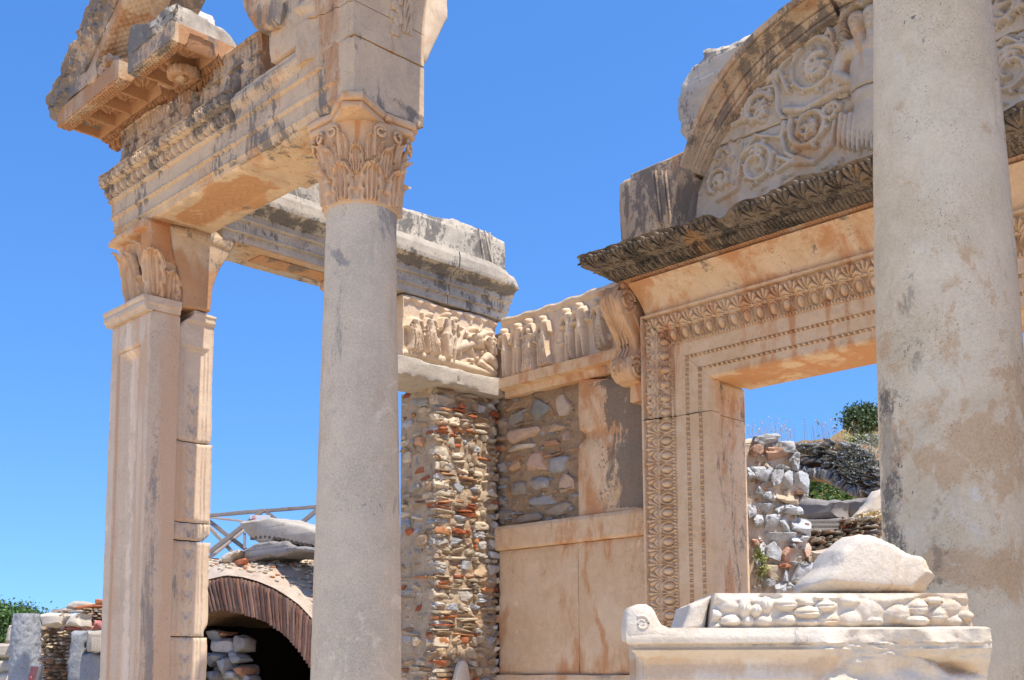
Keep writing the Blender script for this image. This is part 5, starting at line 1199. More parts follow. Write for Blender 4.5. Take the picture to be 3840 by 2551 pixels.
mb=MB();P=[aY(q('3',x,y),7.16) for x,y in((315,1250),(298,1060),(300,940),(325,915),(372,900),(395,1240))];P[0][2]=3.38;P[-1][2]=3.38;prism(mb,P,(0,.3,0),res=.03,jag=.004,amp=.006,bev=.01,seed=133,stn=(0,.12,0))
mb.build('rear_stone',M_ent,fb_)
# ================================================================== FOREGROUND CARVED BLOCK
def LD(px,py,d): return aD((px,py),d)
def pd(g,d,*L): return [aD(q(g,*a),d) for a in L]
fg=thing('garland_block',tuple(R0*.74+F0*3.1+Z0*-1.55),'white marble cornice block with carved fruit garland in the foreground, under the white rock','carved block')
dF=2.9
def lat(px,d):return (px-PX)/FPX*d
l0,l1=lat(2345,dF),lat(3700,dF)
prof=[(-.45,.1),(.0,.1),(.006,.075),(.003,.062),(-.022,.057),(-.026,.050),(-.014,.044),(-.030,.034),(-.052,.022),(-.060,.008),(-.058,-.030),(-.066,-.036),(-.07,-.12),(-.10,-.14),(-.10,-.22),(-.45,-.22)]
# worn: right part broken away in a rough bulge
def ewf(V,ts):
    V=V.copy();t=ts[:,None];z=V[...,2];k=sst(.47,.56,t+.05*fbm(V,9,2,3))
    f=(V@-F0)
    tgt=-dF+.018-.035*sst(.06,-.02,z)+.07*fbm(V,11,5,8)-.05*sst(.25,.0,np.abs(t-.90)*2.2+np.abs(z-.0+(t-.9)*.25)*9)
    add_=(tgt-f)*k*(f>-dF-.12)*(z<.0985)
    V=V-F0*add_[...,None]
    # left end splays like the front
    e=sst(.06,0,t);V=V+R0*(e*np.clip(-(f+dF),0,.07)*1.)[...,None]
    V=V-R0*(np.clip(t-.93,0,1)*.3*np.clip(z+.0,0,.1)*3)[...,None]
    return V
mb=MB();sweep(mb,prof,R0*l0+F0*dF,R0,-F0,Z0,l1-l0,res=.0075,fine=.007,amp=.0018,seed=3,endwarp=ewf,stn=lambda P:np.stack([.10*np.exp(-((P[:,2]-.0)/.02)**2)+.12*sst(.036,.02,P[:,2])*sst(.86,.72,P@R0),.10*np.exp(-((P[:,2]-.057)/.004)**2),.06+0*P[:,0]],1))
mb.build('cornice_slab',M_wht,fg)
mb=MB();P=pd('7',2.895,(205,1260),(210,1190),(216,1140),(235,1115),(275,1103),(320,1102),(350,1118),(368,1140),(385,1180),(405,1212),(440,1228),(500,1240),(560,1246),(560,1290),(210,1300))
prism(mb,P,F0*.10,res=.010,jag=.001,amp=.002,bev=.008,seed=5,stn=(.02,0,.05))
c=np.array(aD(q('7',300,1205),2.896));L=[c+R0*a+Z0*b for a,b in spiral((0,0),.020,2.2,1.6,30,-1,.85)];tube(mb,L,np.linspace(.0045,.0025,30),6)
mb.build('corner_acroterion',M_wht,fg)
# garland carved body
gx0,gx1=lat(q('7',665,0)[0],2.95),lat(q('7',2090,0)[0],2.95)
fr=[(700,1075,50,25),(695,1160,40,32),(705,1225,38,20),(775,1107,62,42),(785,1195,58,38),(858,1120,40,60),(878,1195,38,40),(920,1135,34,34),(975,1105,40,48),(960,1195,48,42),(915,1080,60,22),(1085,1100,65,38),(1085,1190,60,40),(1200,1085,75,28),(1205,1145,75,36),(1205,1205,70,28),(1320,1190,60,45),(1300,1110,60,30),(1430,1080,60,30),(1435,1185,70,50),(1540,1130,75,75),(1690,1155,68,52),(1800,1120,62,48),(1915,1160,58,45),(1790,1195,75,35),(2005,1205,50,38),(1980,1115,62,40),(2075,1165,50,28),(1890,1080,50,20),(2060,1240,40,25),(1640,1090,40,25),(1260,1060,50,14),(1560,1200,60,30)]
O=R0*gx0+F0*2.95+Z0*.098
def cg(x,y):
    a=aD(q('7',x,y),2.93);return float(a@R0-gx0),float(a[2]-.098)
def HG(u,v):
    H=-.016+0*u
    for i,(x,y,rx,ry) in enumerate(fr):
        cu,cvv=cg(x,y);ru=rx*.6946/FPX*2.93*1.02;rv=ry*.6946/FPX*2.93*1.05
        d=np.abs((u-cu)/ru/1.08)**1.6+np.abs((v-cvv)/rv/1.06)**1.7
        e=.036*np.clip(1-d,0,1)**.40*(1+.15*fbm(np.stack([u*60,v*60,0*u+i],-1),1,2,3))
        e=e-.005*np.exp(-(((v-cvv) if rx>ry else (u-cu)*.8)/.0018)**2)*(d<.7)*(1 if i%3 else .4)
        e=e*(.7+.5*((i*37)%10)/10)
        e=e*(.35+.65*sst(.22,.0,np.abs(u-.36)-.28) if False else 1)
        H=np.maximum(H,-.012+e)
    H=np.maximum(H,.012*sst(.070,.080,v+.008*np.sin(u*30)+.02*fbm(np.stack([u*15,v*15,0*u],-1),1,3,8)))
    k=sst(.52,.40,np.abs(u-.40)/.25);H=H*(1-.35*np.exp(-((u-.40)/.10)**2)-.4*np.exp(-((u-.62)/.03)**2))+.016*fbm(np.stack([u*26,v*26,0*u],-1),1,5,3)*.45*(.25+.75*sst(.25,.0,np.abs(u-.42)))
    return H
def shg(u,v):
    wv=gx1-gx0;t=v/.093
    return u*(1+(.0-.045*t)*(u/wv))+.012*t,v*(1-.03*(u/wv))
mb=MB();hslab(mb,O,R0,Z0,-F0,gx1-gx0,.093,.34,HG,res=.0042,seed=7,amp=.0025,shape=shg,stn=lambda P:np.stack([.04+.12*np.exp(-((P@R0-(gx0+.44))/.10)**2),0*P[:,0],.02+0*P[:,0]],1));mb.build('garland',M_wht,fg)
mb=MB();P=pd('7',2.99,(515,1243),(545,1165),(560,1105),(600,1088),(690,1048),(660,1110),(640,1235));prism(mb,P,F0*.28,res=.015,jag=.001,amp=.003,bev=.006,seed=9,stn=(0,.04,0));mb.build('plain_end',M_wht,fg)
mb=MB();c=R0*((l0+l1)/2+.05)+F0*(dF+.34)+Z0*-.90;block(mb,c,(.74,.36,1.34),ax=np.array([R0,F0,Z0]),res=.08,seed=4,amp=.01);mb.build('support',M_wht,fg)
rk=MB();P=pd('7',3.08,(1190,1036),(1205,985),(1225,955),(1295,893),(1345,800),(1415,745),(1450,722),(1490,714),(1560,720),(1610,738),(1665,765),(1740,815),(1775,830),(1835,838),(1862,860),(1880,912),(1915,945),(1922,975),(1900,1005),(1893,1040))
pillow(rk,[p+F0*.12 for p in P],F0,.16,res=.008,jag=.006,amp=.007,seed=15,m=30,pw=3.4,facets=5,tool=.0012,stn=lambda P:np.stack([.10*sst(.0,.5,fbm(P,5,2,2)+.3),.10*sst(.235,.20,P[:,2])*sst(-.1,.2,fbm(P,9,2,4)),.10+0*P[:,0]],1))
o=rk.build('rock',M_wht);o['label']='large rounded white rock lying on top of the garland block';o['category']='rock'

# ================================================================== SEEN THROUGH THE DOORWAY
AXC=np.array([R0,Z0,-F0])
def pst(mb,g,d,x,y,w_,h_,col,sd,th=.25,pw=.45,amp=.14,rot=0,n=8,jit=0):
    c=aD(q(g,x,y),d+jit);k=G[g][0]/FPX*d;a=rot;ax=np.array([R0*math.cos(a)+Z0*math.sin(a),-R0*math.sin(a)+Z0*math.cos(a),-F0])
    stone(mb,c,ax,(w_*k,h_*k,th),sd,col,pw=pw,amp=amp,n=n)
LB=(.66,.70,.76);LG=(.55,.57,.60);PK=(.62,.40,.30);TN=(.62,.52,.40)
rw=thing('ruined_wall',tuple(aD((2960,2551),10.5)*np.array([1,1,0])-Z0*1.55),'sunlit broken wall of pale grey rubble and pink mortar just inside the doorway','wall')
d=10.6
mb=MB();P=pd('E',d-.08,(-140,350),(70,340),(200,350),(370,365),(400,430),(430,470),(425,570),(380,600),(430,640),(480,690),(430,750),(410,790),(420,900),(470,960),(500,1040),(480,1080),(545,1160),(545,1230),(515,1300),(520,1420),(500,1500),(500,2100),(-140,2100))
prism(mb,P,F0*.8,res=.06,jag=.02,amp=.03,bev=.04,seed=201,ns=6);mb.build('mortar_core',M_pmo,rw)
mb=MB();r=np.random.default_rng(77)
for i,s in enumerate([(180,365,160,75,LG),(320,405,115,85,LG),(105,420,80,100,PK),(245,470,150,100,PK),(385,520,95,110,LG),(385,490,70,60,LG),(150,635,130,120,LB),(250,640,80,120,LB),(330,665,75,110,LB),(430,680,130,125,LB),(110,750,60,60,LB),(195,775,75,75,LB),(330,800,140,80,TN),(430,760,50,25,PK),(160,860,150,70,LB),(265,880,70,65,LB),(380,890,110,75,LB),(125,955,65,90,LB),(225,985,90,100,LB),(325,1000,105,105,LB),(445,1015,115,125,LB),(250,1090,230,62,LB),(405,1105,70,50,LB),(465,1110,50,40,LB),(235,1205,95,150,LB),(150,1190,60,110,LB),(345,1225,110,90,PK),(315,1310,80,35,(.65,.32,.2)),(395,1300,60,25,LG),(465,1300,70,30,LG),(220,1365,140,95,TN),(325,1385,60,80,LB),(450,1370,150,120,LB),(185,1445,90,70,LG),(275,1465,90,80,LB),(365,1470,60,50,LG),(450,1450,110,40,TN),(60,600,60,80,LB),(60,900,60,90,LB),(310,570,100,40,LG),(170,550,60,40,TN),(480,1215,60,90,PK),(505,1260,40,80,TN),(90,1130,50,60,PK),(130,1290,60,60,LG),(390,1160,50,30,LG)]):
    pst(mb,'E',d-.02,s[0],s[1],s[2]*1.42,s[3]*1.38,s[4],300+i,th=.26,n=11,amp=.18,pw=.28,rot=r.uniform(-.12,.12))
for i in range(150):
    x,y=r.uniform(70,500),r.uniform(380,1500)
    if x>380 and y<760:continue
    pst(mb,'E',d-.0,x,y,r.uniform(14,42),r.uniform(10,28),pick(r,[LB,LG,PK,TN,(.6,.35,.25)]),400+i,th=.20,n=4)
for i in range(60): pst(mb,'E',d-.0,r.uniform(-140,500),r.uniform(1500,2050),r.uniform(50,120),r.uniform(40,90),pick(r,[LB,LG,TN]),500+i,th=.16,n=4)
mb.build('stonework',M_rub,rw)
# stone arch ruin behind, dark
def pY(g,Y,*L):return [aY(q(g,*a),Y) for a in L]
YA=13.0
ar=thing('ruined_arch',tuple(aY((3150,2400),YA)*np.array([1,1,0])-Z0*1.55),'dark overgrown stone arch seen through the doorway, with dry grass on its crown','arch')
mb=MB();P=pY('E',YA,(330,365),(480,350),(600,345),(700,338),(760,350),(850,365),(930,385),(975,420),(1000,470),(1060,520),(1150,600),(1150,1300),(960,1200),(935,795),(880,780),(820,765),(780,735),(740,705),(690,675),(640,655),(600,640),(560,640),(500,640),(440,625),(400,600),(330,600))
prism(mb,P,Y1*1.6,res=.09,jag=.03,amp=.05,bev=.05,seed=211,ns=4,col=(.72,.66,.58));mb.build('mortar_core',M_mor,ar)
mb=MB();r=np.random.default_rng(31)
def psy(mb,x,y,w_,h_,col,sd,rot,th=.3,pw=.35,dy=.06):
    c=aY(q('E',x,y),YA-dy);k=.49123/FPX*np.linalg.norm(c)*1.05;ax=np.array([X1*math.cos(rot)+Z0*math.sin(rot),-X1*math.sin(rot)+Z0*math.cos(rot),-Y1]);stone(mb,c,ax,(w_*k*1.15,h_*k,th),sd,col,pw=pw,amp=.16,n=5)
A_in=np.array([(390,600),(440,625),(500,640),(560,640),(640,655),(690,675),(740,705),(780,735),(820,765),(870,790),(940,800)],float)
t_=reson(A_in,38)
for i in range(38):
    tg=t_[min(i+1,37)]-t_[max(i-1,0)];a=-math.atan2(tg[1],tg[0]);nx=np.array([tg[1],-tg[0]])/np.linalg.norm(tg)
    p=t_[i]+nx*(-0)+nx*np.array([1,1])*(36+14*r.random());
    psy(mb,p[0],p[1],r.uniform(11,20),r.uniform(62,95),pick(r,[(.30,.32,.35),(.42,.44,.47),(.24,.24,.25),(.36,.30,.25)]),600+i,a,dy=.10)
for i in range(330):
    x,y=r.uniform(340,1120),r.uniform(350,900);lo=np.interp(x,A_in[:,0],A_in[:,1],right=1300)-95;tp=np.interp(x,[340,700,900,1000,1120],[368,345,385,470,570])+8
    if y>lo or y<tp:continue
    psy(mb,x,y,r.uniform(28,68),r.uniform(12,26),pick(r,[(.36,.36,.36),(.52,.52,.50),(.27,.26,.25),(.45,.40,.33)]),700+i,r.uniform(-.25,.25)-.35*sst(800,1000,x),th=.3)
mb.build('stonework',M_rub,ar)
def tuft(mb,c,s,n,r,col=(1,1,1),up_=.5,ls=.05):
    P=c+r.normal(0,1,(n,3))*np.array(s)*.5;d_=r.normal(0,1,(n,3));d_[:,2]=np.abs(d_[:,2])*up_;d_/=np.linalg.norm(d_,axis=1,keepdims=True);e=np.cross(d_,r.normal(0,1,(n,3)));e/=np.linalg.norm(e,axis=1,keepdims=True)
    L=ls*r.uniform(.5,1.4,(n,1));V=np.stack([P-e*L*.35,P+d_*L*.5-e*L*.0+e*L*.3,P+d_*L,P+d_*L*.5-e*L*.5],1).reshape(-1,3);mb.add(V,np.arange(4*n).reshape(n,4),col=np.repeat(np.clip(np.array(col)*r.uniform(.6,1.4,(n,1)),0,3),4,0))
M_leafd=leafmat('dark_foliage',(.05,.085,.03),(.10,.15,.05));M_leafg=leafmat('green_foliage',(.10,.19,.035),(.20,.27,.06));M_sage=leafmat('sage_foliage',(.22,.23,.16),(.32,.32,.24));M_dry=leafmat('dry_grass',(.48,.36,.17),(.62,.50,.28));M_dark=leafmat('dark_plant',(.03,.04,.015),(.06,.07,.03))
mb=MB()
for x,y,sx,sy,n in((860,490,.35,.25,260),(900,520,.3,.2,200),(800,480,.15,.15,80),(830,590,.15,.15,70),(930,560,.3,.2,150),(1000,440,.5,.3,300),(500,410,.25,.10,60),(620,420,.2,.1,40)):
    tuft(mb,aY(q('E',x,y),YA-.15),(sx,.12,sy),n*2,r,ls=.026)
mb.build('hanging_herbs',M_sage,ar)
mb=MB()
for i in range(110):
    x=r.uniform(70,1000);y=np.interp(x,[70,400,700,900,1000],[355,360,345,380,440]);Yy=YA+.1+r.uniform(0,1.2) if x>380 else None
    c=aY(q('E',x,y),Yy) if Yy else aD(q('E',x,y),10.8+r.uniform(0,.3));h=r.uniform(.10,.34)*(1 if Yy else .7);ln=r.uniform(-.06,.06)
    P=[c,c+Z0*h*.5+R0*ln*.5,c+Z0*h+R0*ln*1.4];tube(mb,P,[.0022,.0018,.001],3)
    if r.random()<.5: 
        for k in range(3):tuft(mb,P[2]+r.normal(0,.008,3),(.02,.02,.03),2,r,ls=.014)
o=mb.build('dry_stalks',M_dry);o['label']='sparse dry grass stalks along the crown of the ruined arch';o['category']='grass';o['kind']='stuff'
def pdY(g,d,*L):
    Yp=np.mean([aD(q(g,*a),d)[1] for a in L]);return [aY(q(g,*a),Yp) for a in L]
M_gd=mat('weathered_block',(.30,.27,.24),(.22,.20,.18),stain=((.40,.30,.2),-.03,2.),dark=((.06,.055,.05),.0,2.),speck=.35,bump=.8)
dd=12.0
def chunk(name,label,P,dep,m=M_gst,seed=0,cat='stone block',stn=None,bev=.05,amp=.03,jag=.012,res=.05,dirv=F0):
    if np.ptp([p[1] for p in P])<1e-6:dirv=Y1
    mb=MB();prism(mb,P,dirv*dep,res=res,jag=jag,amp=amp,bev=bev,seed=seed,stn=stn);o=mb.build(name,m);o['label']=label;o['category']=cat;return o
top=lambda P:np.stack([0*P[:,0],0*P[:,0],0*P[:,0]],1)
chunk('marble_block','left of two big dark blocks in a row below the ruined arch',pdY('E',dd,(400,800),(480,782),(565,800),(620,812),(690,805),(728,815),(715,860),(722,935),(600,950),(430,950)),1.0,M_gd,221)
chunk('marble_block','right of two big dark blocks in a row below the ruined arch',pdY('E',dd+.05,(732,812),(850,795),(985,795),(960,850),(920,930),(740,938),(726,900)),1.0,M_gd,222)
chunk('leaning_slab','pale tooled slab leaning diagonally against the near column, below the ruined arch',pd('E',11.6,(890,910),(1060,720),(1120,700),(1120,930),(920,935)),.3,M_wht,223,'slab')
chunk('marble_block','low block with bright top next to the fluted fragment',pd('E',11.7,(780,945),(880,940),(965,935),(940,990),(850,1010),(800,1000)),.7,M_gst,224)
mb=MB();c=aD(q('E',640,1000),11.3)
U_=R0*math.cos(-.02)+Z0*math.sin(-.02)
def HFl(u,v):return .03*np.abs(np.sin(v/.50*np.pi*4))**.5
k=.49123/FPX*11.3
hslab(mb,aD(q('E',500,1062),11.3),R0,(Z0*.92+F0*.39),(-F0*.92+Z0*.39),300*k,118*k*1.1,.35,lambda u,v:.022*np.abs(np.sin(v/(118*k*1.1)*np.pi*3))**.4,res=.012,seed=3,col=(.6,.6,.6),stn=lambda P:np.stack([0*P[:,0],.02+0*P[:,0],.0*P[:,0]],1))
o=mb.build('fluted_fragment',M_gd);o['label']='dark fluted column fragment lying in the rubble seen through the doorway';o['category']='fragment'
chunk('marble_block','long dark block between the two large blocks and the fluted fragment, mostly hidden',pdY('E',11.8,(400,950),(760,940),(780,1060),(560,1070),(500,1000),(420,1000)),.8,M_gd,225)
chunk('step_stone','flat lit stone just under the fluted fragment',pd('E',11.1,(555,1165),(640,1150),(760,1140),(860,1070),(1000,1030),(1130,1040),(1130,1500),(760,1500),(620,1200)),.9,M_gst,226,'stone block')
chunk('step_stone','brown squared stone beside the foot of the ruined wall',pd('E',10.9,(535,1190),(640,1178),(720,1180),(745,1200),(720,1260),(640,1290),(560,1280)),.6,M_gst,227,'stone block',stn=(.1,.02,0))
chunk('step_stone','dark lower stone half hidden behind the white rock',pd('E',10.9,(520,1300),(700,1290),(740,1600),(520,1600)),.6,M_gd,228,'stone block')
mb=MB();r=np.random.default_rng(8)
for i in range(140):
    x=r.uniform(500,1080);y=r.uniform(1040,1180) if x<760 else r.uniform(940,1120)
    pst(mb,'E',11.2,x,y,r.uniform(12,60),r.uniform(8,26),pick(r,[(.4,.36,.30),(.45,.37,.28),(.42,.27,.18),(.6,.55,.48)]),800+i,th=.2,n=4,jit=r.uniform(-.15,.2))
o=mb.build('rubble_heap',M_rub);o['label']='loose earth and small rubble between the blocks behind the doorway';o['category']='rubble';o['kind']='stuff'
def bush(name,label,c,s,n,m,seed,ls,cat='bush',stems=5,holes=.0):
    r=np.random.default_rng(seed);t=thing(name,(c[0],c[1],c[2]-s[2]*.5),label,cat)
    mb=MB();k=max(6,n//160)
    C_=c+np.clip(r.normal(0,.42,(k,3)),-.8,.8)*np.array(s)*.5
    for cc in C_:tuft(mb,cc,np.array(s)*r.uniform(.16,.34),n//k,r,ls=ls,col=np.ones(3)*r.uniform(.65,1.35))
    mb.build('foliage',m,t);mb=MB()
    for i in range(stems):tube(mb,[(c[0],c[1],c[2]-s[2]*.5),(c+C_[i%k])/2+r.normal(0,.05,3)*np.array(s),C_[i%k]],[s[0]*.025,s[0]*.018,s[0]*.006],5)
    mb.build('stems',M_wood,t);return t
bush('green_bush','bright green bush seen through the opening of the ruined arch',aD(q('E',650,790),21),(3.2,1.5,1.7),5200,M_leafg,5,.09)
bush('dark_shrub','small dark shrub behind the crown of the ruined arch opening',aD(q('E',600,665),24),(.8,.6,.5),700,M_leafd,6,.07)
bush('brown_weed','dried reddish weed growing between the blocks behind the doorway',aD(q('E',800,1035),11.2),(.14,.1,.3),260,leafmat('rust_leaves',(.28,.09,.04),(.40,.17,.08)),7,.035,'weed')
bush('brown_weed','dry straw coloured weed at the foot of the leaning slab',aD(q('E',1000,940),11.2),(.35,.2,.14),260,M_dry,8,.04,'weed')
bush('green_weed','yellow green weed rooted in the ruined wall close to the door jamb',aD(q('E',150,1300),10.4),(.14,.08,.30),260,leafmat('lime_leaves',(.25,.30,.08),(.36,.38,.12)),9,.03,'weed')
bush('hill_shrub','low green shrub at the foot of the small round tree on the hillside',aD(q('E',880,350),30),(1.2,1,.35),900,M_leafg,10,.07)
bush('hill_shrub','grey green shrub on the hillside right of the small round tree',aD(q('E',960,370),29.8),(1.0,.8,.45),900,M_sage,11,.07)
# the small round tree
c=aD(q('E',925,205),32);tr=thing('round_tree',tuple(aD(q('E',990,360),32)),'small round olive green tree leaning on the hillside above the ruined arch','tree')
mb=MB();b=aD(q('E',992,372),32);f_=aD(q('E',955,275),32);tube(mb,[b,(b+f_)/2+R0*.05,f_,aD(q('E',930,230),32)],[.10,.08,.06,.03],7)
for x,y in((860,200),(900,150),(960,140),(1000,200),(880,250),(1010,250)):tube(mb,[f_,(f_+aD(q('E',x,y),32))/2+Z0*.06,aD(q('E',x,y),32)],[.045,.03,.01],5)
mb.build('trunk',M_wood,tr);mb=MB();r=np.random.default_rng(55)
for i in range(120):
    a=r.uniform(0,6.28);rr=r.uniform(0,1)**.5;x=930+98*rr*math.cos(a);y=188+80*rr*math.sin(a)+12*(rr*math.cos(a))**2;cc=aD(q('E',x,y),32+r.uniform(-.6,.6)*(1-rr*.7));tuft(mb,cc,np.array((.30,.30,.20))*r.uniform(.6,1.2),75,r,ls=.075,col=np.ones(3)*r.uniform(.5,1.5),up_=.9)
mb.build('crown',M_leafd,tr)
# hill
hc=F0*62+R0*lat(3720,62);n=150
u,v=np.meshgrid(np.linspace(-55,70,n),np.linspace(-38,75,n),indexing='ij')
P=hc+u[...,None]*R0+v[...,None]*F0
hh=17.5*np.exp(-(u/17.)**2)*np.exp(-(np.clip(-v,0,99)/27.)**2);
hh=hh+(2.2*fbm(P*np.array([1,1,0]),.09,3,4)*sst(1,6,hh));P=P.copy();P[...,2]=-1.60+hh+.25*fbm(P*np.array([1,1,0]),.9,3,4)*sst(.5,3,hh)-.05
mb=MB();mb.add(P.reshape(-1,3),gq(n,n));M_hill=mat('dry_hillside',(.42,.27,.085),(.33,.20,.06),stain=((.16,.15,.05),.02,.25),dark=((.07,.08,.03),-.03,.3),speck=.3,bump=.8,fs=6,pit=0,streak=1.,bscale=.35)
o=mb.build('hill',M_hill);o['kind']='structure'

# ================================================================== SEEN BETWEEN PILLAR AND COLUMN
nB=np.array([.36,-.93,0]);nB/=np.linalg.norm(nB);UB=np.array([-nB[1],nB[0],0]);cB=aD((850,2500),13.2);
def aB(p,off=0.):
    d_=ray(*p);c=cB+nB*off;return d_*((c@nB)/(d_@nB))
def pB(g,*L,off=0.):return [aB(q(g,*a),off) for a in L]
va=thing('brick_vault',tuple(cB*np.array([1,1,0])-Z0*1.55),'vault mouth ringed with long flat bricks, between the square pillar and the slender column','vault')
cen=np.array(aB((850,2507)));
inn_=[(1000,1330),(1120,1230),(1220,1170),(1290,1150),(1390,1140),(1520,1165),(1650,1210),(1730,1268),(1800,1330),(1870,1415),(1920,1500),(1975,1620),(2010,1760)]
out_=[(940,1180),(1080,1050),(1200,985),(1290,955),(1400,930),(1500,940),(1600,968),(1700,1010),(1780,1060),(1850,1110),(1925,1190),(2020,1310),(2100,1450)]
I3=np.array(pB('8',*inn_));O3=np.array(pB('8',*out_))
def res3(P,n):
    L=np.concatenate([[0],np.cumsum(np.linalg.norm(np.diff(P,axis=0),axis=1))]);t=np.linspace(0,L[-1],n);return np.stack([np.interp(t,L,P[:,i]) for i in range(3)],1)
NB_=54;I3=res3(I3,NB_+1);O3=res3(O3,NB_+1);r=np.random.default_rng(12)
mb=MB();P=np.vstack([I3+0,O3[::-1]]);prism(mb,list(P+nB*.012),-nB*4.6,res=.08,jag=.0,amp=.01,bev=.02,seed=3,col=(.62,.58,.55));mb.build('vault_shell',M_mor,va)
mb=MB()
for i in range(NB_):
    a=(I3[i]+I3[i+1])/2;b=(O3[i]+O3[i+1])/2;V_=(b-a);L=np.linalg.norm(V_);V_/=L;W_=np.cross(V_,nB);wd=(np.linalg.norm(O3[i+1]-O3[i])+np.linalg.norm(I3[i+1]-I3[i]))/2
    block(mb,(a+b)/2+nB*r.uniform(-.012,.012)-nB*.12,(wd*.80,L*r.uniform(.97,1.02),.30),ax=np.array([W_,V_,nB]),res=.05,r=.012,amp=.006,chip=.02,seed=i,col=np.array(pick(r,[(.38,.20,.135),(.30,.165,.12),(.44,.26,.19),(.24,.14,.105)]))*1.0)
M_brk=mat('old_brick',(.80,.80,.80),(.66,.62,.60),stain=((.5,.42,.36),0,4.),dark=((.2,.18,.17),.0,4.),speck=.3,bump=.7,bscale=2.,pit=.3)
mb.build('brick_ring',M_brk,va)
mb=MB();G0=lambda x,y,off:aB(q('8',x,y),off)
# interior back and side walls, tinted near black to paint the vault's darkness
L_=G0(1000,1500,0);R_2=G0(2150,1500,0)
wd=np.linalg.norm(R_2-L_)
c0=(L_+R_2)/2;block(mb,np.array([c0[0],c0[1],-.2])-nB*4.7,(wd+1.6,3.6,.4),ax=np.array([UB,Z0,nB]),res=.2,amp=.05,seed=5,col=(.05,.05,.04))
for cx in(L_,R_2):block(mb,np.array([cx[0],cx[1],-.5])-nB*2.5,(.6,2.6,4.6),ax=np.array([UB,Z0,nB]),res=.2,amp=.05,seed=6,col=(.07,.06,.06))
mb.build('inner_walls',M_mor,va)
# rubble covered back of the vault
back=[aD(q('8',x,y),14.6) for x,y in((900,905),(1200,870),(1290,850),(1400,835),(1500,815),(1600,800),(1700,785),(1800,775),(1945,765),(2100,750))]
Bk=res3(np.array(back),90);Fr=res3(O3,90)+nB*.01
ts=np.linspace(0,1,60)[None,:,None];Mn=Fr[:,None]*(1-ts)+Bk[:,None]*ts;tt=ts[...,0];Mn[...,2]+=.10*np.sin(np.pi*tt)+.22*fbm(Mn,2.6,5,3)*sst(0,.12,tt)+.02
sk=Mn[:,-1:].copy();sk[...,2]-=.5;Mn=np.concatenate([Mn,sk],1)
mb=MB();mb.add(Mn.reshape(-1,3),gq(*Mn.shape[:2]),col=(.80,.78,.76));mb.build('mortar_top',M_pmo,va)
mb=MB()
for i in range(900):
    a,b=r.integers(4,86),int(59*r.uniform(.02,1)**.55);b=min(b,58);c=Mn[a,b];s=r.uniform(.015,.06)*(2.0 if i<50 else 1);stone(mb,c+Z0*.005,np.eye(3),(s*1.3,s,s*r.uniform(.3,.6)),i,pick(r,CREAM,CREAM,CREAM,BRICK[:2],[(.75,.70,.62),(.8,.72,.6)]),n=3,pw=.5)
for x,y,w_ in((1490,840,.20),(1500,830,.15),(1860,945,.18),(1915,970,.12)):stone(mb,aD(q('8',x,y),13.6),np.eye(3),(w_,w_*.7,w_*.4),3,(.60,.22,.12),pw=.3,n=5)
mb.build('loose_bricks',M_rub,va)['kind']='stuff'
mb=MB()
for i,(x,y,w_,h_) in enumerate([(1340,1290,110,70),(1400,1345,140,110),(1350,1420,130,70),(1300,1450,90,120),(1395,1480,110,110),(1470,1415,110,70),(1515,1340,110,120),(1500,1440,110,60),(1510,1510,110,60),(1320,1540,90,60),(1440,1540,110,60),(1290,1350,60,80),(1250,1300,60,60),(1200,1400,120,140),(1230,1520,120,90),(1410,1280,70,30),(1550,1560,70,60)]):
    c=aB(q('8',x,y),-.55);k=.60663/FPX*13.6;stone(mb,c,np.array([UB,Z0,nB]),(w_*k*1.05,h_*k,.3),900+i,(.70,.36,.22) if i in(8,15) else pick(r,GREY,CREAM[:1],[(.8,.8,.82)]),n=7,amp=.16)
for i in range(120):
    c=aB(q('8',r.uniform(1150,1580),r.uniform(1500,2100)),-.7);s=r.uniform(.1,.25);stone(mb,c,np.eye(3),(s,s,s*.7),i,pick(r,GREY,CREAM),n=4)
o=mb.build('rubble_pile',M_rub);o['label']='pile of white and grey field stones at the left side of the vault mouth';o['category']='rubble';o['kind']='stuff'
# stones on the vault
dl=13.6
chunk('cornice_fragment','grey moulded cornice fragment on top of the brick vault, before the wooden fence',pdY('B',dl,(660,520),(850,490),(1050,468),(1200,442),(1400,500),(1600,555),(1850,605),(1960,650),(2120,690),(2120,990),(1900,955),(1650,935),(1500,880),(1350,850),(1180,905),(1000,905),(930,860),(820,790),(740,700),(680,620)),.5,M_gst,231,'cornice fragment',bev=.03,amp=.008,jag=.004,res=.03,stn=lambda P:np.stack([.10*sst(1.95,1.85,P[:,2]),.02+0*P[:,0],0*P[:,0]],1))
cf=D.objects.get('cornice_fragment')
mb=MB()
for i in range(14):
    x=930+i*82;y=np.interp(x,[930,1180,1350,2100],[830,800,825,985]);Yf=np.mean([aD(q('B',a,b),dl)[1] for a,b in((660,520),(2120,990))]);c=aY(q('B',x,y),Yf-.005);block(mb,c,(.07,.05,.04),ax=np.eye(3),res=.02,r=.004,amp=.002,chip=0,col=(.35,.3,.25))  # dark tint stands for the shaded holes of the dentil row
mb.build('dentils',M_gry,cf)
chunk('grey_block','dark grey weathered block under the cornice fragment on the brick vault',pdY('B',dl-.15,(520,1250),(560,1190),(650,1080),(840,975),(930,925),(1200,872),(1500,890),(1600,965),(1800,985),(2120,1000),(2120,1100),(1900,1085),(1700,1060),(1550,1100),(1400,1160),(1150,1170),(900,1250)),.6,M_gd,232,bev=.03,amp=.02,res=.03)
chunk('white_boulder','small pale boulder at the left foot of the dark grey block on the brick vault',pd('B',dl+.1,(270,1260),(330,1160),(400,1090),(470,1065),(690,1040),(660,1080),(540,1190),(500,1260)),.4,M_gst,233,'rock',bev=.04,res=.03,stn=(0,0,.2))
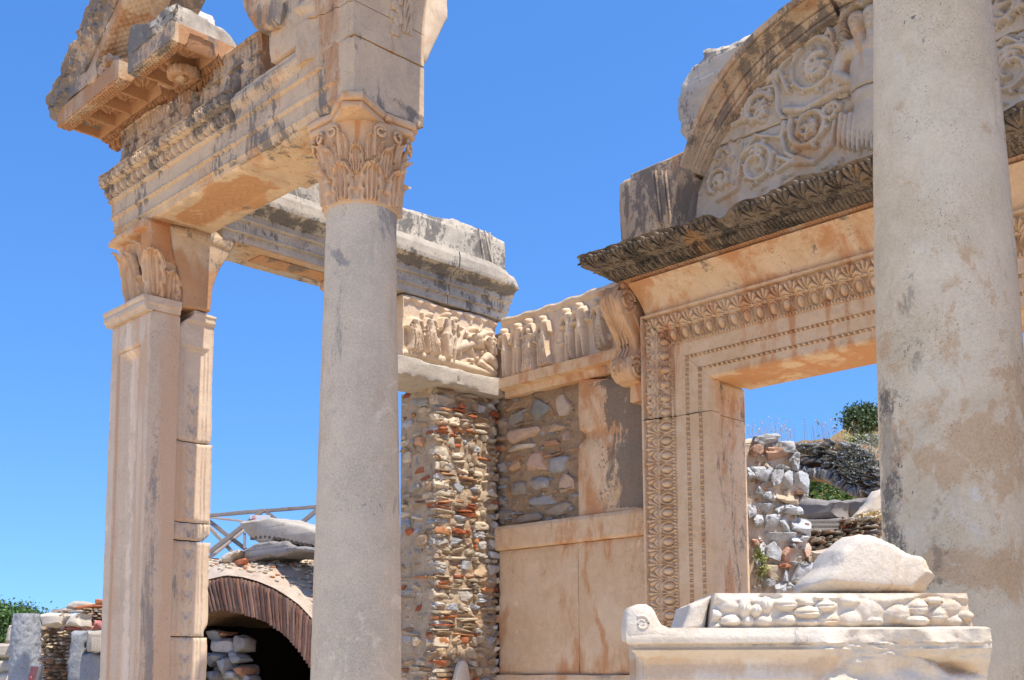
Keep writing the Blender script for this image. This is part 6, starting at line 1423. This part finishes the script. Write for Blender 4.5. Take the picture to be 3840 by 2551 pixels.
# wooden fence
dfc=17.
fe=thing('wooden_fence',tuple(aD((960,2110),dfc)*np.array([1,1,0])+Z0*1.2),'weathered crossed wooden rail fence on top of the brick vault','fence')
def rail(a,b,nm,w_=.075,da=0,db=0,col=(1,1,1)):
    A1,B1=aD(q('B',*a),dfc+da),aD(q('B',*b),dfc+db);mb=MB();v=B1-A1;L=np.linalg.norm(v);v/=L;s=np.cross(v,F0);s/=np.linalg.norm(s);block(mb,(A1+B1)/2,(L,w_*40/50*dfc/17,.06),ax=np.array([v,s,np.cross(v,s)]),res=.12,r=.01,amp=.004,chip=.01,seed=int(L*100),col=col);mb.build(nm,M_wood,fe)
rail((-300,450),(1110,322),'rail');rail((1060,330),(2300,235),'rail');rail((-300,395),(760,515),'rail',.045,.3,.3,(2.,1.9,1.8))
rail((120,1090),(1130,300),'brace',.085,-.05,-.05);rail((100,500),(800,1040),'brace',.085,.05,.05);rail((60,560),(560,1100),'brace',.075,.3,.3,(1.6,1.6,1.5));rail((1130,310),(1500,600),'brace',.075);rail((1700,640),(2250,190),'brace',.085);rail((60,1230),(800,640),'brace',.075,.25,.25,(2.6,2.5,2.4));rail((770,720),(770,1020),'post',.055,0,0,(1.4,1.4,1.4));rail((-200,1215),(300,1215),'rail',.05,.1,.1,(.4,.4,.4));rail((-300,400),(-300,1300),'post',.07)
sg=thing('fence_sign',tuple(aD(q('B',1055,460),dfc-.1)),'small white prohibition notice with a red ring fixed to the wooden fence','sign')
k=.20408/FPX*(dfc-.1);mb=MB();block(mb,aD(q('B',1058,440),dfc-.1),(372*k,75*k,.012),ax=AXC,res=.1,r=.003,amp=0,chip=0);mb.build('board',plain('sign_white',(.62,.62,.64)),sg)
mb=MB();c=aD(q('B',938,448),dfc-.118);t=np.linspace(0,2*np.pi,25);tube(mb,[c+R0*math.cos(a)*32*k+Z0*math.sin(a)*32*k for a in t],4.5*k,6);tube(mb,[c+(R0*math.cos(2.3)+Z0*math.sin(2.3))*s*32*k for s in(-1,1)],4*k,6);mb.build('prohibition_ring',plain('sign_red',(.45,.05,.06)),sg)

# ================================================================== FAR LEFT
dq=10.5
def pc(d,*L):return [aD(q('C',*a),d) for a in L]
st=thing('column_stump',tuple(aD((98,2551),dq)*np.array([1,1,0])-Z0*1.55),'rough grey column stump with cracked surface at the far left edge','column stump')
c=aD(q('C',438,700),dq+.12);kk=.22388/FPX*dq
mb=MB();zt=aD(q('C',440,438),dq)[2];zr=[(-1.55,.140),(-.10,252*kk),(zt-.25,236*kk),(zt-.02,214*kk),(zt,200*kk)]
shaft(mb,(c[0],c[1]),zr,res=.012,seed=33,amp=.016,zf=7.5,n=110,stn=lambda P:np.stack([0*P[:,0],0*P[:,0],.05+0*P[:,0]],1));M_stump=mat('grey_marble',(.34,.35,.36),(.25,.26,.27),stain=((.50,.45,.38),-.03,4.),dark=((.12,.12,.12),.0,5.),streak=1.,speck=.35,bump=1.2,bscale=2.2,pit=.4)
mb.build('shaft',M_stump,st)
wl=thing('low_ruin_wall',tuple(aD((220,2551),11.5)*np.array([1,1,0])-Z0*1.55),'low ruin wall of mixed brick and rubble between the grey stump and the square pillar','wall')
mb=MB();P=pc(11.6,(640,640),(1000,640),(1340,600),(1400,450),(1500,380),(1700,370),(1900,370),(1900,2600),(640,2600));prism(mb,P,F0*.6,res=.06,jag=.02,amp=.03,bev=.03,seed=241,ns=6);mb.build('mortar_core',M_pmo,wl)
mb=MB();r=np.random.default_rng(71)
for row in range(15):
    y=700+row*64
    x=690+r.uniform(-20,20)
    while x<1200:
        w_=r.uniform(60,170);pst(mb,'C',11.55,x+w_/2,y,w_,r.uniform(42,72),pick(r,CREAM,TAN,CREAM,GREY[2:3],BRICK[3:]),1000+row*20+int(x),th=.22,n=6,pw=.45,amp=.3,rot=r.uniform(-.12,.12),jit=r.uniform(-.05,.08));x+=w_*.95
for row in range(8):
    y=385+row*38;x=1330+r.uniform(-20,20)+(40 if row>1 else 80)
    while x<1760:
        w_=r.uniform(60,170);pst(mb,'C',11.5,x+w_/2,y,w_,r.uniform(28,42),pick(r,CREAM,TAN,GREY[2:]),1500+row*20+int(x),th=.16,n=5,pw=.4,amp=.18);x+=w_*.95
pst(mb,'C',11.4,1240,700,230,50,(.62,.22,.20),31,n=7);pst(mb,'C',11.4,1640,640,130,150,(.66,.26,.24),32,n=7);pst(mb,'C',11.42,1520,690,200,70,(.70,.42,.38),33,n=7);pst(mb,'C',11.4,1400,560,80,60,(.7,.35,.2),34);pst(mb,'C',11.35,770,1400,120,50,(.66,.30,.2),35);pst(mb,'C',11.35,820,1230,120,60,(.62,.35,.24),36)
mb.build('stonework',M_rub,wl)
wc=lambda x,y,w_,h_:None
for nm,lab,P,dep,m_,sd,cat in (
 ('coping_block','white moulded coping block directly right of the grey stump top',pc(11.0,(640,470),(860,440),(1035,438),(1025,560),(1015,635),(830,655),(690,670),(690,620)),.35,M_wht,251,'stone block'),
 ('coping_block','narrow broken white coping block in the middle of the low ruin wall top',pc(11.05,(1040,465),(1120,460),(1180,490),(1120,580),(1030,635)),.3,M_gst,252,'stone block'),
 ('coping_block','white coping block casting shade beside the brick rubble, right of the other two',pc(11.0,(1180,455),(1335,448),(1300,520),(1325,600),(1325,655),(1080,650),(1090,600)),.35,M_wht,253,'stone block'),
 ('rough_pillar','rough grey broken pillar standing against the low ruin wall beside the square pillar',pc(10.9,(1165,770),(1200,740),(1330,755),(1450,745),(1460,850),(1400,960),(1400,1110),(1640,1120),(1800,1130),(1800,2600),(1130,2600),(1150,1250),(1160,1000)),.4,M_stump,254,'pillar'),
 ('fluted_fragment','small fluted capital fragment resting on the rough grey broken pillar',pc(10.8,(1450,750),(1690,745),(1800,750),(1800,1100),(1600,1105),(1440,1090),(1430,960)),.3,M_gst,255,'fragment'),
 ('boulder','large pale boulder topmost on the low ruin wall',pc(11.7,(1090,345),(1130,290),(1210,245),(1300,238),(1420,258),(1520,290),(1500,340),(1300,370),(1200,400),(1110,370)),.5,M_gst,256,'rock'),
 ('broken_brick','long tilted orange brick in front of the large pale boulder',pc(11.5,(1225,350),(1330,320),(1500,295),(1570,290),(1565,345),(1400,370),(1280,385)),.2,'B',257,'brick'),
 ('broken_brick','orange brick topmost at the right beside the square pillar',pc(11.5,(1585,210),(1760,215),(1760,290),(1590,292)),.2,'B',258,'brick'),
 ('broken_brick','orange brick lying directly beneath the topmost orange brick',pc(11.5,(1565,295),(1760,296),(1760,350),(1565,350)),.2,'B',259,'brick'),
 ('flat_slab','thin pale slab sticking out left over the coping blocks',pc(11.4,(820,415),(900,405),(1010,348),(1020,370),(1100,400),(1050,425),(860,430)),.3,M_gst,260,'slab'),
 ('flat_slab','thin pale slab directly beneath the large pale boulder',pc(11.45,(1100,372),(1180,400),(1440,395),(1450,440),(1180,430),(1130,415)),.3,M_gst,261,'slab'),
 ('stacked_slab','thick stone slab with brown shaded front, topmost of the stack left of the grey stump',pc(11.4,(-120,965),(40,955),(215,958),(212,1050),(195,1185),(-120,1190)),.5,M_gst,262,'slab'),
 ('stacked_slab','middle slab of the stack left of the grey stump',pc(11.4,(-120,1240),(60,1235),(200,1235),(190,1430),(-120,1435)),.5,M_gst,263,'slab'),
 ('stacked_slab','lowest visible slab of the stack left of the grey stump',pc(11.35,(-120,1475),(190,1465),(190,2400),(-120,2400)),.5,M_wht,264,'slab'),
 ('standing_stone','upright pale stone with reddish foot between the dark tree and the grey stump',pc(11.2,(100,700),(130,642),(215,640),(230,940),(60,945),(75,860)),.25,M_gst,265,'rock')):
    if m_=='B':
        mb=MB();prism(mb,P,F0*dep,res=.04,jag=.004,amp=.01,bev=.01,seed=sd,col=(.62,.24,.11));o=mb.build(nm,M_brk);o['label']=lab;o['category']=cat
    else:chunk(nm,lab,P,dep,m_,sd,cat,bev=.025,amp=.014 if nm!='rough_pillar' else .03,jag=.008,res=.035,stn=(0,-.03,.08))
mb=MB();ff=[o for o in D.objects if o.name.startswith('fluted_fragment')][-1]
for i in range(6):
    a=aD(q('C',1545+i*26,850),10.78);b=aD(q('C',1555+i*24,1080),10.78);tube(mb,[a,(a+b)/2-F0*.01,b],.014,6,stn=(.08,.05,0))
mb.build('flutes',M_gst,ff)
# information panel
ip=thing('information_panel',tuple(aD((130,2551),8.5)*np.array([1,1,0])-Z0*1.55),'tilted dark red information panel in a grey metal frame in front of the grey stump','sign')
A4=pc(8.5,(515,1325),(672,1330),(600,1568),(455,1568));A4=[np.array(a) for a in A4];dn1=(A4[3]-A4[0]);dn2=(A4[2]-A4[1])
Pp=[A4[0],A4[1],A4[1]+dn2*1.5,A4[0]+dn1*1.5]
mb=MB();prism(mb,Pp,F0*.04+R0*.02,res=.05,jag=0,amp=0,bev=.002);mb.build('board',plain('panel_grey',(.16,.17,.19),.5),ip)
mb=MB();cP=sum(Pp)/4;In=[cP+(p-cP)*np.array([.84,.84,.93])-F0*.004 for p in Pp];prism(mb,In,F0*.003,res=.05,jag=0,amp=0,bev=.0005);mb.build('print',plain('panel_red',(.15,.055,.06),.4),ip)
mb=MB();Ps=pc(8.52,(672,1330),(722,1325),(660,1568),(605,1568));prism(mb,[Ps[0],Ps[1],Ps[2]+(Ps[2]-Ps[1])*.5,Ps[3]+(Ps[3]-Ps[0])*.5],F0*.03,res=.05,jag=0,amp=0,bev=.002);mb.build('side_frame',plain('frame_dark',(.07,.08,.10),.5),ip)
mb=MB();c=aD(q('C',527,1525),8.485);kp=.22388/FPX*8.5
tube(mb,[c+R0*-14*kp+Z0*-8*kp,c+R0*-6*kp+Z0*14*kp,c+R0*8*kp+Z0*18*kp],[9*kp,11*kp,6*kp],8);tube(mb,[c+R0*-8*kp+Z0*-14*kp,c+R0*4*kp+Z0*-22*kp],[9*kp,5*kp],8);mb.build('emblem',plain('emblem_red',(.55,.03,.04),.4),ip)
mb=MB();tube(mb,[c-F0*.006+R0*-2*kp+Z0*4*kp,c-F0*.006+R0*8*kp+Z0*14*kp],[6*kp,3*kp],8);mb.build('emblem_white_mark',plain('emblem_white',(.7,.7,.7),.4),ip)  # white part of the red and white emblem
mb=MB();b_=(Pp[2]+Pp[3])/2+F0*.06;tube(mb,[b_,np.array([b_[0],b_[1],-1.55])],.03,8);mb.build('post',plain('post_grey',(.14,.15,.16),.5),ip)
# tree behind
tt_=thing('pine_tree',tuple(aD((20,2551),34)*np.array([1,1,0])-Z0*1.55),'dense dark green pine tree behind the grey stump at the far left','tree')
mb=MB();r=np.random.default_rng(99)
for i in range(330):
    x=r.uniform(-900,540);tp=np.interp(x,[-900,-400,0,280,400,560,640],[420,380,440,425,470,485,530]);y=tp+22+r.uniform(0,1)**1.3*620
    if x>560 and y>520:continue
    cc=aD(q('C',x,y),34+r.uniform(-1.2,1.2));tuft(mb,cc,np.array((.8,.8,.45))*r.uniform(.4,.9),260,r,ls=.075,col=np.ones(3)*r.uniform(.55,1.5),up_=1.)
mb.build('crown',leafmat('pine_foliage',(.035,.085,.015),(.085,.16,.025)),tt_);mb=MB();b_=aD((20,2480),34);tube(mb,[(b_[0],b_[1],-1.55),b_,b_+Z0*1.],[.25,.2,.1],8);mb.build('trunk',M_wood,tt_)
# ================================================================== GROUND
mb=MB()
def gridsheet(x0,x1,y0,y1,z,n):
    u,v=np.meshgrid(np.linspace(x0,x1,n),np.linspace(y0,y1,n),indexing='ij');P=np.stack([u,v,0*u+z],-1);mb.add(P.reshape(-1,3),gq(n,n))
gridsheet(-1500,1500,-1500,1500,-1.56,12);M_gnd=mat('dusty_ground',(.56,.44,.29),(.48,.37,.24),stain=((.55,.45,.33),.03,.5),dark=((.24,.20,.13),.0,.3),speck=.3,bump=.5,bscale=.5)
o=mb.build('ground',M_gnd);o['kind']='structure'
mb=MB();r=np.random.default_rng(2);x=-14
M_pav=mat('street_marble',(.74,.62,.46),(.66,.54,.39),stain=((.6,.45,.3),-.03,1.),dark=((.3,.27,.23),-.03,1.),speck=.2,bump=.5,pit=.2)
while x<9:
    y=-7.5;wx=r.uniform(.8,1.3)
    while y<2.3:
        wy=r.uniform(.6,1.3);bb(mb,(x+.012,y+.012,-1.70),(x+wx-.012,min(y+wy,2.35)-.012,-1.535+r.uniform(-.008,.008)),res=.3,r=.01,amp=.006,chip=.0,seed=int(r.integers(99)));y+=wy
    x+=wx
o=mb.build('street',M_pav);o['kind']='structure'
mb=MB()
bb(mb,(-9.2,3.25,-1.60),(2.0,8.3,-1.375),res=.3,r=.02,amp=.01,chip=.02,seed=1);bb(mb,(-9.5,2.85,-1.60),(2.3,3.24,-1.46),res=.3,r=.02,amp=.01,chip=.02,seed=2)
o=mb.build('temple_platform',M_pav);o['kind']='structure'
# remaining walls of the temple outside the picture, right of the door
rr_=thing('right_cella_wall',(-.7,7.5,-1.25),'plain marble clad rear wall at the right of the doorway, behind the near column','wall')
mb=MB();bb(mb,(2*XC+5.72,YW,-1.25),(.4,YW+.5,3.1),res=.12,seed=5);mb.build('cladding',M_warm,rr_)
mb=MB();bb(mb,(.38,4.4,-1.25),(.9,7.8,3.0),res=.15,seed=6);mb.build('side_wall',M_warm,rr_)
SC.cycles.use_adaptive_sampling=True

# repeats share a group phrase
GR={'marble_column':'columns of the porch facade','square_pillar':'pillars','relief_slab':'relief slabs under the roofline of the porch','ledge_stone':'ledge stones carrying the relief slabs','marble_slab':'lower marble wall slabs','scroll_bracket':'scroll brackets of the door cornice',
'marble_block':'blocks lying behind the doorway','step_stone':'stones stepping down behind the doorway','brown_weed':'dry weeds among the blocks','hill_shrub':'shrubs on the hillside','coping_block':'coping blocks on the low ruin wall','broken_brick':'broken bricks on the low ruin wall','flat_slab':'thin slabs on the low ruin wall','stacked_slab':'slabs stacked left of the grey stump'}
for o in D.objects:
    n_=o.name.split('.')[0]
    if o.parent is None and n_ in GR and n_!='square_pillar':o['group']=GR[n_]
for o in D.objects:
    if o.parent is None and 'label' in o.keys() and 'kind' not in o.keys():o['kind']='thing'
